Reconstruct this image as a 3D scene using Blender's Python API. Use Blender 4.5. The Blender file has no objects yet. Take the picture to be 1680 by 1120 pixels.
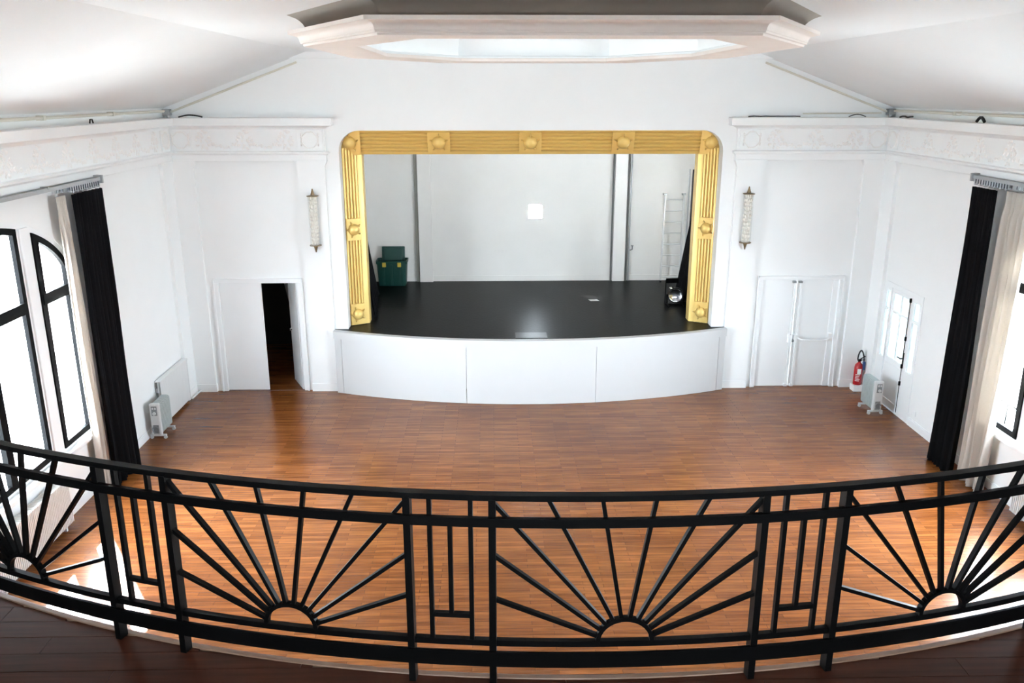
import bpy, math, random
from mathutils import Vector, Matrix
from mathutils.geometry import tessellate_polygon

random.seed(7)
SC = bpy.context.scene
COL = SC.collection

# ------------------------------------------------------------------ camera
F_PX, PITCH, YAW = 1380.0, math.radians(16.47), math.radians(1.33)
cam_d = bpy.data.cameras.new('camera')
cam_d.sensor_fit = 'HORIZONTAL'
cam_d.sensor_width = 36.0
cam_d.lens = 36.0 * F_PX / 1680.0
cam_d.clip_start = 0.05
cam_d.clip_end = 300
cam = bpy.data.objects.new('camera', cam_d)
COL.objects.link(cam)
cam.location = (0, 0, 5.4)
cam.rotation_euler = (math.pi / 2 - PITCH, 0, -YAW)
SC.camera = cam

# ------------------------------------------------------------------ world, sun, exposure
world = bpy.data.worlds.new('world')
SC.world = world
world.use_nodes = True
bgn = world.node_tree.nodes['Background']
bgn.inputs['Color'].default_value = (0.80, 0.91, 1.0, 1)
bgn.inputs['Strength'].default_value = 12.0

sun_d = bpy.data.lights.new('sun', 'SUN')
sun_d.energy = 11.0
sun_d.angle = math.radians(0.8)
sun_d.color = (1.0, 0.98, 0.95)
sun = bpy.data.objects.new('sun', sun_d)
COL.objects.link(sun)
sun.rotation_euler = Vector((0.70, -1.05, -1.0)).to_track_quat('-Z', 'Y').to_euler()

VS = SC.view_settings
VS.view_transform = 'Standard'
VS.look = 'None'
VS.gamma = 1.0
VS.use_curve_mapping = False
VS.exposure = 2.68
SC.cycles.max_bounces = 16
SC.cycles.diffuse_bounces = 12
SC.cycles.glossy_bounces = 4
SC.cycles.transparent_max_bounces = 12
SC.cycles.transmission_bounces = 6
SC.cycles.caustics_reflective = False
SC.cycles.caustics_refractive = False
SC.cycles.sample_clamp_indirect = 8.0

# ------------------------------------------------------------------ room constants (metres)
XL, XR, XC, D = -5.63, 7.03, 0.70, 15.11
ZC = 6.06            # flat ceiling
ZS = 1.195           # stage floor
ZB = 2.73            # balcony floor
YB = -3.2            # wall behind the camera
W_Y = 9.1            # centre of the arched windows


def mx(x):
    return 2 * XC - x


def portal(loc, d, w, h):
    """sampling guide for daylight at a window opening (gives no light of its own)"""
    l = bpy.data.lights.new('window_portal', 'AREA')
    l.shape = 'RECTANGLE'
    l.size, l.size_y = w, h
    l.cycles.is_portal = True
    o = bpy.data.objects.new('window_portal', l)
    COL.objects.link(o)
    o.location = loc
    o.rotation_euler = Vector(d).to_track_quat('-Z', 'Z').to_euler()


portal((XL - 0.32, W_Y, 2.42), (1, 0, 0), 4.3, 3.3)
portal((XR + 0.32, W_Y, 2.42), (-1, 0, 0), 4.3, 3.3)
portal((0.7, YB - 0.25, 4.2), (0, 1, 0), 8.8, 1.0)
portal((XR + 0.32, 13.84, 1.2), (-1, 0, 0), 1.5, 2.3)
portal((4.95, 16.4, 3.15), (-1, 0, 0), 1.4, 1.2)
portal((0.58, 9.5, 6.52), (0, 0, -1), 3.9, 5.4)


# ------------------------------------------------------------------ mesh helpers
class MB:
    def __init__(s):
        s.v, s.f = [], []

    def add(s, vs, fs):
        b = len(s.v)
        s.v += [tuple(p) for p in vs]
        s.f += [tuple(b + i for i in f) for f in fs]
        return s

    def box(s, x0, x1, y0, y1, z0, z1):
        vs = [(x, y, z) for x in (x0, x1) for y in (y0, y1) for z in (z0, z1)]
        return s.add(vs, [(0, 1, 3, 2), (4, 6, 7, 5), (0, 4, 5, 1), (2, 3, 7, 6), (0, 2, 6, 4), (1, 5, 7, 3)])

    def bar(s, p, q, w, h, up=(0, 0, 1)):
        """rectangular bar from p to q, w across, h along up"""
        p, q = Vector(p), Vector(q)
        d = (q - p).normalized()
        side = d.cross(Vector(up))
        if side.length < 1e-5:
            side = d.cross(Vector((1, 0, 0)))
        side.normalize()
        u = side.cross(d).normalized()
        vs = []
        for c in (p, q):
            for a, b in ((-1, -1), (1, -1), (1, 1), (-1, 1)):
                vs.append(c + side * (a * w / 2) + u * (b * h / 2))
        return s.add(vs, [(3, 2, 1, 0), (4, 5, 6, 7), (0, 1, 5, 4), (1, 2, 6, 5), (2, 3, 7, 6), (3, 0, 4, 7)])

    def tube(s, pts, r, n=8, cap=True):
        pts = [Vector(p) for p in pts]
        rs = r if isinstance(r, (list, tuple)) else [r] * len(pts)
        prev = None
        rings = []
        for i, p in enumerate(pts):
            a = pts[max(i - 1, 0)]
            b = pts[min(i + 1, len(pts) - 1)]
            d = (b - a).normalized()
            if prev is None:
                ref = Vector((0, 0, 1)) if abs(d.z) < 0.9 else Vector((1, 0, 0))
                u = d.cross(ref).normalized()
            else:
                u = (prev - d * prev.dot(d)).normalized()
            prev = u
            w = d.cross(u)
            rings.append([p + (u * math.cos(2 * math.pi * k / n) + w * math.sin(2 * math.pi * k / n)) * rs[i] for k in range(n)])
        vs = [v for ring in rings for v in ring]
        fs = []
        for i in range(len(rings) - 1):
            for k in range(n):
                k2 = (k + 1) % n
                fs.append((i * n + k, i * n + k2, (i + 1) * n + k2, (i + 1) * n + k))
        if cap:
            fs.append(tuple(range(n - 1, -1, -1)))
            fs.append(tuple((len(rings) - 1) * n + k for k in range(n)))
        return s.add(vs, fs)

    def lathe(s, prof, c=(0, 0, 0), n=20, axis='Z', a0=0.0, a1=2 * math.pi):
        """prof: list of (radius, along)"""
        full = abs(a1 - a0 - 2 * math.pi) < 1e-6
        m = n if full else n + 1
        vs = []
        for r, h in prof:
            for k in range(m):
                a = a0 + (a1 - a0) * k / n
                ca, sa = r * math.cos(a), r * math.sin(a)
                if axis == 'Z':
                    p = (c[0] + ca, c[1] + sa, c[2] + h)
                elif axis == 'Y':
                    p = (c[0] + ca, c[1] + h, c[2] + sa)
                else:
                    p = (c[0] + h, c[1] + ca, c[2] + sa)
                vs.append(p)
        fs = []
        for i in range(len(prof) - 1):
            for k in range(n):
                k2 = (k + 1) % m
                fs.append((i * m + k, i * m + k2, (i + 1) * m + k2, (i + 1) * m + k))
        return s.add(vs, fs)

    def blob(s, c, r, nu=6, nv=4):
        """ellipsoid"""
        vs = [(c[0], c[1], c[2] - r[2])]
        for j in range(1, nv):
            t = math.pi * j / nv - math.pi / 2
            for i in range(nu):
                a = 2 * math.pi * i / nu
                vs.append((c[0] + r[0] * math.cos(t) * math.cos(a), c[1] + r[1] * math.cos(t) * math.sin(a), c[2] + r[2] * math.sin(t)))
        vs.append((c[0], c[1], c[2] + r[2]))
        fs = []
        for i in range(nu):
            i2 = (i + 1) % nu
            fs.append((0, 1 + i2, 1 + i))
            for j in range(nv - 2):
                b = 1 + j * nu
                fs.append((b + i, b + i2, b + nu + i2, b + nu + i))
            b = 1 + (nv - 2) * nu
            fs.append((b + i, b + i2, len(vs) - 1))
        return s.add(vs, fs)

    def plate(s, outer, holes, fn, t0, t1):
        """outer/holes: lists of (u, v); fn(u, v, t) -> xyz; thickness from t0 to t1"""
        loops = [outer] + list(holes)
        flat = [p for lp in loops for p in lp]
        tris = tessellate_polygon([[Vector((p[0], p[1], 0)) for p in lp] for lp in loops])
        n = len(flat)
        vs = [fn(p[0], p[1], t0) for p in flat] + [fn(p[0], p[1], t1) for p in flat]
        fs = []
        for t in tris:
            fs.append(tuple(t))
            fs.append(tuple(n + i for i in reversed(t)))
        b = 0
        for lp in loops:
            m = len(lp)
            for i in range(m):
                j = (i + 1) % m
                fs.append((b + i, b + j, n + b + j, n + b + i))
            b += m
        return s.add(vs, fs)

    def grid(s, rows):
        """rows: list of equal-length point lists"""
        m = len(rows[0])
        vs = [p for r in rows for p in r]
        fs = []
        for i in range(len(rows) - 1):
            for k in range(m - 1):
                fs.append((i * m + k, i * m + k + 1, (i + 1) * m + k + 1, (i + 1) * m + k))
        return s.add(vs, fs)


def build(name, mb, mat, parent=None, smooth=None, bevel=0.0, solid=0.0):
    me = bpy.data.meshes.new(name)
    me.from_pydata([tuple(v) for v in mb.v], [], mb.f)
    import bmesh
    bm = bmesh.new()
    bm.from_mesh(me)
    bmesh.ops.recalc_face_normals(bm, faces=bm.faces)
    bm.to_mesh(me)
    bm.free()
    me.materials.append(mat)
    if smooth is not None:
        for p in me.polygons:
            p.use_smooth = True
        me.set_sharp_from_angle(angle=math.radians(smooth))
    o = bpy.data.objects.new(name, me)
    COL.objects.link(o)
    if parent is not None:
        o.parent = parent
        if not parent.get('local'):
            o.matrix_parent_inverse = world_of(parent).inverted()
    if bevel:
        b = o.modifiers.new('bevel', 'BEVEL')
        b.width = bevel
        b.segments = 2
        b.limit_method = 'ANGLE'
    if solid:
        b = o.modifiers.new('solid', 'SOLIDIFY')
        b.thickness = solid
        b.offset = 0
    return o


def world_of(o):
    M = Matrix.LocRotScale(o.location, o.rotation_euler, o.scale)
    if o.parent is not None:
        return world_of(o.parent) @ o.matrix_parent_inverse @ M
    return M


def tag(o, label=None, cat=None, group=None, kind=None):
    if label:
        o['label'] = label
    if cat:
        o['category'] = cat
    if group:
        o['group'] = group
    if kind:
        o['kind'] = kind
    return o


def thing(name, loc, label, cat, group=None, rz=0.0, local=False):
    o = bpy.data.objects.new(name, None)
    COL.objects.link(o)
    o.location = loc
    o.rotation_euler = (0, 0, rz)
    o.empty_display_size = 0.1
    if local:
        o['local'] = 1
    return tag(o, label, cat, group)


def struct(name, loc, label=None):
    o = bpy.data.objects.new(name, None)
    COL.objects.link(o)
    o.location = loc
    return tag(o, label, None, None, 'structure')


def dup(o, loc, rz=None, label=None, group=None, parent=None):
    c = o.copy()
    COL.objects.link(c)
    if parent is None:
        c.location = loc
        if rz is not None:
            c.rotation_euler = (0, 0, rz)
        if label:
            c['label'] = label
        if group:
            c['group'] = group
    else:
        c.parent = parent
    for ch in o.children:
        dup(ch, None, parent=c)
    return c


def inst(name, me_obj, parent, M):
    """one more piece sharing mesh data, placed by matrix in world space"""
    o = me_obj.copy()
    o.name = name
    COL.objects.link(o)
    o.parent = parent
    o.matrix_parent_inverse = world_of(parent).inverted()
    o.matrix_basis = M
    return o


# ------------------------------------------------------------------ materials
MATS = {}


def _nodes(m):
    m.use_nodes = True
    nt = m.node_tree
    return nt, nt.nodes, nt.links, nt.nodes['Principled BSDF']


def mat(name, col, rough=0.5, metal=0.0, var=0.06, vscale=6.0, bump=0.0, bscale=60.0, spec=0.5, stretch=(1, 1, 1), sheen=0.0, coat=0.0):
    m = bpy.data.materials.new(name)
    nt, N, L, P = _nodes(m)
    P.inputs['Roughness'].default_value = rough
    P.inputs['Metallic'].default_value = metal
    P.inputs['Specular IOR Level'].default_value = spec
    P.inputs['Coat Weight'].default_value = coat
    P.inputs['Sheen Weight'].default_value = sheen
    tc = N.new('ShaderNodeTexCoord')
    mp = N.new('ShaderNodeMapping')
    mp.inputs['Scale'].default_value = stretch
    L.new(tc.outputs['Object'], mp.inputs['Vector'])
    nz = N.new('ShaderNodeTexNoise')
    nz.inputs['Scale'].default_value = vscale
    nz.inputs['Detail'].default_value = 5
    L.new(mp.outputs[0], nz.inputs['Vector'])
    mixn = N.new('ShaderNodeMix')
    mixn.data_type = 'RGBA'
    a = [max(0.0, c * (1 - var)) for c in col]
    b = [min(1.0, c * (1 + var)) for c in col]
    mixn.inputs[6].default_value = (*a, 1)
    mixn.inputs[7].default_value = (*b, 1)
    L.new(nz.outputs['Fac'], mixn.inputs[0])
    L.new(mixn.outputs[2], P.inputs['Base Color'])
    if bump:
        nb = N.new('ShaderNodeTexNoise')
        nb.inputs['Scale'].default_value = bscale
        nb.inputs['Detail'].default_value = 4
        L.new(mp.outputs[0], nb.inputs['Vector'])
        bp = N.new('ShaderNodeBump')
        bp.inputs['Strength'].default_value = bump
        bp.inputs['Distance'].default_value = 0.01
        L.new(nb.outputs['Fac'], bp.inputs['Height'])
        L.new(bp.outputs[0], P.inputs['Normal'])
    MATS[name] = m
    return m


def wood(name, c1, c2, rough, bw, rh, mortar=0.0012, along='X', grain=0.35, big=None, bump=0.15, mcol=(0.03, 0.014, 0.008), coat=0.0, spec=0.5):
    m = bpy.data.materials.new(name)
    nt, N, L, P = _nodes(m)
    tc = N.new('ShaderNodeTexCoord')
    mp = N.new('ShaderNodeMapping')
    if along == 'Y':
        mp.inputs['Rotation'].default_value = (0, 0, math.pi / 2)
    L.new(tc.outputs['Object'], mp.inputs['Vector'])
    bk = N.new('ShaderNodeTexBrick')
    bk.offset = 0.37
    bk.offset_frequency = 2
    bk.inputs['Scale'].default_value = 1.0
    bk.inputs['Brick Width'].default_value = bw
    bk.inputs['Row Height'].default_value = rh
    bk.inputs['Mortar Size'].default_value = mortar
    bk.inputs['Mortar Smooth'].default_value = 0.2
    bk.inputs['Color1'].default_value = (*c1, 1)
    bk.inputs['Color2'].default_value = (*c2, 1)
    bk.inputs['Mortar'].default_value = (*mcol, 1)
    L.new(mp.outputs[0], bk.inputs['Vector'])
    mg = N.new('ShaderNodeMapping')
    mg.inputs['Scale'].default_value = (2.0, 30.0, 30.0)
    L.new(mp.outputs[0], mg.inputs['Vector'])
    g = N.new('ShaderNodeTexNoise')
    g.inputs['Scale'].default_value = 1.0
    g.inputs['Detail'].default_value = 6
    L.new(mg.outputs[0], g.inputs['Vector'])
    rg = N.new('ShaderNodeMapRange')
    rg.inputs['From Min'].default_value = 0.3
    rg.inputs['From Max'].default_value = 0.7
    rg.inputs['To Min'].default_value = 1 - grain
    rg.inputs['To Max'].default_value = 1 + grain
    L.new(g.outputs['Fac'], rg.inputs['Value'])
    mul = N.new('ShaderNodeMix')
    mul.data_type = 'RGBA'
    mul.blend_type = 'MULTIPLY'
    mul.inputs[0].default_value = 1.0
    L.new(bk.outputs['Color'], mul.inputs[6])
    L.new(rg.outputs[0], mul.inputs[7])
    last = mul.outputs[2]
    if big:
        nb = N.new('ShaderNodeTexNoise')
        nb.inputs['Scale'].default_value = 0.45
        nb.inputs['Detail'].default_value = 3
        L.new(tc.outputs['Object'], nb.inputs['Vector'])
        rb = N.new('ShaderNodeMapRange')
        rb.inputs['From Min'].default_value = 0.35
        rb.inputs['From Max'].default_value = 0.65
        L.new(nb.outputs['Fac'], rb.inputs['Value'])
        m2 = N.new('ShaderNodeMix')
        m2.data_type = 'RGBA'
        m2.blend_type = 'MULTIPLY'
        m2.inputs[7].default_value = (*big, 1)
        L.new(rb.outputs[0], m2.inputs[0])
        L.new(last, m2.inputs[6])
        last = m2.outputs[2]
    L.new(last, P.inputs['Base Color'])
    nr = N.new('ShaderNodeTexNoise')
    nr.inputs['Scale'].default_value = 1.6
    nr.inputs['Detail'].default_value = 6
    L.new(tc.outputs['Object'], nr.inputs['Vector'])
    rr = N.new('ShaderNodeMapRange')
    rr.inputs['To Min'].default_value = rough * 0.75
    rr.inputs['To Max'].default_value = rough * 1.25
    L.new(nr.outputs['Fac'], rr.inputs['Value'])
    L.new(rr.outputs[0], P.inputs['Roughness'])
    P.inputs['Coat Weight'].default_value = coat
    P.inputs['Coat Roughness'].default_value = 0.15
    P.inputs['Specular IOR Level'].default_value = spec
    bp = N.new('ShaderNodeBump')
    bp.inputs['Strength'].default_value = bump
    bp.inputs['Distance'].default_value = 0.004
    L.new(mul.outputs[2], bp.inputs['Height'])
    L.new(bp.outputs[0], P.inputs['Normal'])
    MATS[name] = m
    return m


def glass(name, tint=(1, 1, 1), rough=0.02, refl=0.08):
    m = bpy.data.materials.new(name)
    m.use_nodes = True
    nt = m.node_tree
    N, L = nt.nodes, nt.links
    N.clear()
    out = N.new('ShaderNodeOutputMaterial')
    mixs = N.new('ShaderNodeMixShader')
    tr = N.new('ShaderNodeBsdfTransparent')
    gl = N.new('ShaderNodeBsdfGlossy')
    tr.inputs['Color'].default_value = (*tint, 1)
    gl.inputs['Roughness'].default_value = rough
    lw = N.new('ShaderNodeLayerWeight')
    lw.inputs['Blend'].default_value = 0.5
    pw = N.new('ShaderNodeMath')
    pw.operation = 'POWER'
    pw.inputs[1].default_value = 5.0
    L.new(lw.outputs['Facing'], pw.inputs[0])
    fr = N.new('ShaderNodeMath')
    fr.operation = 'MULTIPLY_ADD'
    fr.inputs[1].default_value = 0.5
    fr.inputs[2].default_value = 0.03
    L.new(pw.outputs[0], fr.inputs[0])
    L.new(fr.outputs[0], mixs.inputs[0])
    L.new(tr.outputs[0], mixs.inputs[1])
    L.new(gl.outputs[0], mixs.inputs[2])
    L.new(mixs.outputs[0], out.inputs['Surface'])
    MATS[name] = m
    return m


def frosted(name, col, trans=0.5, clear=0.2):
    """milky glass: diffuse + translucent + a little see-through"""
    m = bpy.data.materials.new(name)
    m.use_nodes = True
    nt = m.node_tree
    N, L = nt.nodes, nt.links
    N.clear()
    out = N.new('ShaderNodeOutputMaterial')
    d = N.new('ShaderNodeBsdfPrincipled')
    d.inputs['Base Color'].default_value = (*col, 1)
    d.inputs['Roughness'].default_value = 0.25
    t = N.new('ShaderNodeBsdfTranslucent')
    t.inputs['Color'].default_value = (*col, 1)
    c = N.new('ShaderNodeBsdfTransparent')
    m1 = N.new('ShaderNodeMixShader')
    m1.inputs[0].default_value = trans
    L.new(d.outputs[0], m1.inputs[1])
    L.new(t.outputs[0], m1.inputs[2])
    m2 = N.new('ShaderNodeMixShader')
    m2.inputs[0].default_value = clear
    L.new(m1.outputs[0], m2.inputs[1])
    L.new(c.outputs[0], m2.inputs[2])
    L.new(m2.outputs[0], out.inputs['Surface'])
    MATS[name] = m
    return m


WHITE = mat('white_plaster', (0.85, 0.872, 0.875), 0.62, var=0.02, vscale=2.5, bump=0.04, bscale=35)
CEIL = mat('ceiling_plaster', (0.765, 0.80, 0.815), 0.7, var=0.025, vscale=1.4, bump=0.05, bscale=14)
GLOSSW = mat('white_paint_woodwork', (0.845, 0.87, 0.88), 0.4, var=0.015, vscale=3)
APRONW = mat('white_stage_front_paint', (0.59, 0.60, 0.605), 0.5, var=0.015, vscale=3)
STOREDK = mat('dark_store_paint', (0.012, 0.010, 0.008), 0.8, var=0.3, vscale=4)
STUCCO = mat('white_stucco_relief', (0.86, 0.855, 0.84), 0.6, var=0.03, vscale=9)
STAGEW = mat('pale_grey_stage_paint', (0.76, 0.74, 0.71), 0.55, var=0.05, vscale=1.6, bump=0.05, bscale=20)
COVE_SHADE = mat('bare_taupe_plaster', (0.29, 0.255, 0.22), 0.8, var=0.12, vscale=3)  # dark base colour stands in for the shade above the coffer cornice
CREAMPL = mat('cream_plaster', (0.79, 0.73, 0.68), 0.6, var=0.05, vscale=3)
GOLD = mat('gold_paint', (0.86, 0.61, 0.20), 0.36, metal=0.30, var=0.05, vscale=5)
STAGEFL = mat('black_stage_paint', (0.0025, 0.0025, 0.0025), 0.34, var=0.5, vscale=3.0, bump=0.2, bscale=22, spec=0.045)
BLKMET = mat('black_painted_steel', (0.0015, 0.0015, 0.0016), 0.45, var=0.2, vscale=20, spec=0.09)
BLKFRAME = mat('black_window_steel', (0.003, 0.0035, 0.004), 0.5, var=0.1, spec=0.05)
BLKCLOTH = mat('black_curtain_cloth', (0.006, 0.006, 0.007), 0.95, var=0.25, vscale=30, spec=0.1)
GREYMET = mat('galvanised_steel', (0.42, 0.43, 0.44), 0.35, metal=0.8, var=0.1, vscale=30)
DARKPIPE = mat('dark_grey_pipe_paint', (0.10, 0.10, 0.095), 0.45, var=0.15)
CREAMPIPE = mat('cream_conduit_paint', (0.66, 0.64, 0.56), 0.45, var=0.05)
RADW = mat('radiator_enamel', (0.70, 0.72, 0.72), 0.35, var=0.05, vscale=5, stretch=(1, 8, 1))
OILRAD = mat('pale_grey_green_enamel', (0.50, 0.56, 0.56), 0.3, var=0.04)
OILEND = mat('light_grey_plastic', (0.62, 0.64, 0.64), 0.4, var=0.03)
OILDARK = mat('mid_grey_plastic', (0.22, 0.235, 0.24), 0.4, var=0.05)
RED = mat('fire_red_enamel', (0.42, 0.012, 0.018), 0.25, var=0.08, coat=0.3)
LABEL_SUNSPOT = mat('label_paper', (0.80, 0.80, 0.78), 0.6, var=0.02)
BLUELAB = mat('blue_plastic', (0.03, 0.07, 0.20), 0.4)
RUBBER = mat('black_rubber', (0.008, 0.008, 0.008), 0.6)
GREENPL = mat('dark_green_plastic', (0.004, 0.045, 0.035), 0.42, var=0.1)
YELLOWPL = mat('yellow_plastic', (0.55, 0.38, 0.05), 0.45)
BRASS = mat('aged_brass', (0.20, 0.145, 0.08), 0.35, metal=0.85, var=0.2, vscale=30)
CHROME = mat('chrome', (0.55, 0.57, 0.60), 0.12, metal=1.0, var=0.05)
LADM = mat('dull_aluminium', (0.58, 0.58, 0.57), 0.45, metal=0.3, var=0.05)
DUCT = mat('taupe_duct_paint', (0.22, 0.215, 0.19), 0.6)
BROWNPAN = mat('brown_panel_wood', (0.10, 0.065, 0.035), 0.6, var=0.3, vscale=12, stretch=(8, 8, 1))
LIPWOOD = mat('pale_varnished_edge_wood', (0.21, 0.125, 0.08), 0.32, var=0.18, vscale=5, stretch=(1, 1, 6))
GREENLEAF = mat('leaf_green', (0.05, 0.11, 0.03), 0.6, var=0.4, vscale=3)
BARK = mat('bark', (0.09, 0.065, 0.045), 0.8, var=0.3, vscale=20)
STONE = mat('pale_paving_stone', (0.33, 0.32, 0.30), 0.8, var=0.1, vscale=2)
TEAL = mat('faded_teal_paint', (0.05, 0.22, 0.24), 0.5)
PETAL = mat('red_petal', (0.5, 0.05, 0.06), 0.6)
BAG = mat('grey_plastic_sheet', (0.10, 0.12, 0.11), 0.3, var=0.2)
PARQ = wood('varnished_parquet', (0.280, 0.098, 0.0255), (0.180, 0.060, 0.0155), 0.24, 0.62, 0.062, grain=0.30, big=(0.70, 0.62, 0.58), bump=0.08, spec=0.34)
BOARD = wood('dark_red_floorboard', (0.055, 0.0165, 0.0085), (0.034, 0.0105, 0.0055), 0.38, 50, 50, mortar=0.0, grain=0.30, bump=0.08, spec=0.06)
GLASS = glass('window_glass')
MILK = frosted('milky_door_glass', (0.30, 0.33, 0.335), 0.55, 0.02)
OPAL = frosted('opal_lamp_glass', (0.93, 0.91, 0.86), 0.2, 0.05)
LAYGLASS = frosted('milky_laylight_glass', (0.14, 0.138, 0.135), 0.75, 0.0)
LAMPGLASS = glass('clear_lamp_glass', (0.96, 0.96, 0.95), 0.05)


def cloth_mat(name, col, trans):
    m = bpy.data.materials.new(name)
    m.use_nodes = True
    nt = m.node_tree
    N, L = nt.nodes, nt.links
    N.clear()
    out = N.new('ShaderNodeOutputMaterial')
    tc = N.new('ShaderNodeTexCoord')
    nz = N.new('ShaderNodeTexNoise')
    nz.inputs['Scale'].default_value = 90
    L.new(tc.outputs['Object'], nz.inputs['Vector'])
    mc = N.new('ShaderNodeMix')
    mc.data_type = 'RGBA'
    mc.inputs[6].default_value = (*[c * 0.92 for c in col], 1)
    mc.inputs[7].default_value = (*[min(1, c * 1.06) for c in col], 1)
    L.new(nz.outputs['Fac'], mc.inputs[0])
    d = N.new('ShaderNodeBsdfDiffuse')
    t = N.new('ShaderNodeBsdfTranslucent')
    L.new(mc.outputs[2], d.inputs['Color'])
    L.new(mc.outputs[2], t.inputs['Color'])
    m1 = N.new('ShaderNodeMixShader')
    m1.inputs[0].default_value = trans
    L.new(d.outputs[0], m1.inputs[1])
    L.new(t.outputs[0], m1.inputs[2])
    L.new(m1.outputs[0], out.inputs['Surface'])
    return m


CREAMCLOTH = cloth_mat('cream_curtain_lining', (0.64, 0.60, 0.545), 0.2)


# ------------------------------------------------------------------ sweep of a moulding
def sweep(mb, path, prof, closed=False, side=1.0, z_is_z=True, fn=None):
    """path: plan points (u, v); prof: (offset, height). offset goes to the left of travel * side."""
    n = len(path)
    P = [Vector((p[0], p[1])) for p in path]

    def nrm(a, b):
        d = (b - a).normalized()
        return Vector((-d.y, d.x)) * side
    offs = []
    for i in range(n):
        if closed:
            n1, n2 = nrm(P[i - 1], P[i]), nrm(P[i], P[(i + 1) % n])
        else:
            n1 = nrm(P[i - 1], P[i]) if i > 0 else nrm(P[0], P[1])
            n2 = nrm(P[i], P[i + 1]) if i < n - 1 else nrm(P[n - 2], P[n - 1])
        m = (n1 + n2)
        m = m / max(0.2, (1 + n1.dot(n2)))
        offs.append(m)
    k = len(prof)
    vs = []
    for i in range(n):
        for o, h in prof:
            q = P[i] + offs[i] * o
            vs.append((q.x, q.y, h) if fn is None else fn(q.x, q.y, h))
    fs = []
    for i in range(n if closed else n - 1):
        j = (i + 1) % n
        for a in range(k - 1):
            fs.append((i * k + a, j * k + a, j * k + a + 1, i * k + a + 1))
    if not closed:
        fs.append(tuple(range(k - 1, -1, -1)))
        fs.append(tuple((n - 1) * k + a for a in range(k)))
    mb.add(vs, fs)
    return mb


def ell(y, a, b, z0):
    t = (y - W_Y) / a
    return z0 + b * math.sqrt(max(0.0, 1 - t * t))


def arch_poly(y0, y1, z0, a, b, zs, n=28):
    pts = [(y0, z0), (y1, z0)]
    for i in range(n + 1):
        y = y1 + (y0 - y1) * i / n
        pts.append((y, ell(y, a, b, zs)))
    return pts


def inset(poly, d):
    """offset a counter-clockwise, near-convex polygon inwards"""
    n = len(poly)
    out = []
    for i in range(n):
        a, b, c = Vector(poly[i - 1]), Vector(poly[i]), Vector(poly[(i + 1) % n])
        d1, d2 = (b - a), (c - b)
        if d1.length < 1e-6:
            d1 = d2
        if d2.length < 1e-6:
            d2 = d1
        d1, d2 = d1.normalized(), d2.normalized()
        n1, n2 = Vector((-d1.y, d1.x)), Vector((-d2.y, d2.x))
        m = (n1 + n2) / max(0.3, 1 + n1.dot(n2))
        out.append(tuple(b + m * d))
    return out


# ================================================================== SHELL
fl = MB().box(XL - 0.3, XR + 0.3, YB - 0.2, 18.4, -0.1, 0.0)
tag(build('floor', fl, PARQ), 'glossy orange brown strip parquet floor of the hall', kind='structure')


ADDED_BACK_WIN = ((-3.6, -1.8), (-0.2, 1.6), (3.2, 5.0))  # unseen windows added behind the camera to brighten the stage wall


def side_wall(name, x, sgn, extra_holes, label):
    outer = [(YB, 0), (D + 0.2, 0), (D + 0.2, 5.2), (YB, 5.2)]
    hole = arch_poly(W_Y - 2.16, W_Y + 2.16, 0.84, 2.17, 1.06, 2.97)
    mb = MB().plate(outer, [hole] + extra_holes, lambda u, v, t: (x + sgn * t, u, v), 0.0, 0.30)
    # pilaster beside the stage corner
    return tag(build(name, mb, WHITE), label, kind='structure')


wall_l = side_wall('wall_left', XL, -1, [], 'white plaster side wall with the arched window and black curtain beside the panel radiator')
wall_r = side_wall('wall_right', XR, 1, [[(13.18, 0.0), (14.50, 0.0), (14.50, 2.20), (13.18, 2.20)]],
                   'white plaster side wall with an arched window and a glazed door')

# front wall with the proscenium opening and two doorways
op_l, op_r, op_t, rr = -2.68, mx(-2.68), 4.768, 0.36
prosc = [(op_l, ZS - 0.05), (op_r, ZS - 0.05)]
for i in range(9):
    a = math.pi / 2 * i / 8
    prosc.append((op_r - rr + rr * math.cos(a), op_t - rr + rr * math.sin(a)))
for i in range(9):
    a = math.pi / 2 + math.pi / 2 * i / 8
    prosc.append((op_l + rr + rr * math.cos(a), op_t - rr + rr * math.sin(a)))
outer = [(XL - 0.3, -0.0), (XR + 0.3, -0.0), (XR + 0.3, 5.05), (XR, 5.15), (4.73, 5.985), (4.52, 6.12), (-3.12, 6.12), (-3.33, 5.985), (XL, 5.15), (XL - 0.3, 5.05)]
dl = [(-5.0, 0.0), (-3.57, 0.0), (-3.57, 2.075), (-5.0, 2.075)]
dr = [(4.98, 0.0), (6.42, 0.0), (6.42, 2.09), (4.98, 2.09)]
# doorways touch the floor: keep a hair of wall below so that the loops stay separate
dl[0] = (-5.0, 0.002); dl[1] = (-3.57, 0.002)
dr[0] = (4.98, 0.002); dr[1] = (6.42, 0.002)
mb = MB().plate(outer, [prosc, dl, dr], lambda u, v, t: (u, D + t, v), 0.0, 0.25)
wall_f = tag(build('wall_front', mb, WHITE), 'white plaster wall around the stage opening', kind='structure')

mb = MB().plate([(XL - 0.3, 0), (XR + 0.3, 0), (XR + 0.3, 6.2), (XL - 0.3, 6.2)], [[(a, 3.8), (b, 3.8), (b, 4.6), (a, 4.6)] for a, b in ADDED_BACK_WIN], lambda u, v, t: (u, YB - t, v), 0.0, 0.2)
tag(build('wall_back', mb, WHITE), 'white wall with three windows behind the balcony', kind='structure')

# ceiling: flat middle with an octagonal hole, sloping sides
CXR = 0.58
OCT_IN = [(-1.15, 6.92), (1.15, 6.92), (1.84, 8.17), (1.84, 10.6), (1.0, 12.1), (-1.0, 12.1), (-1.84, 10.6), (-1.84, 8.17)]
OCT = [(CXR + a, b) for a, b in OCT_IN]       # inner edge of the soffit


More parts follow.
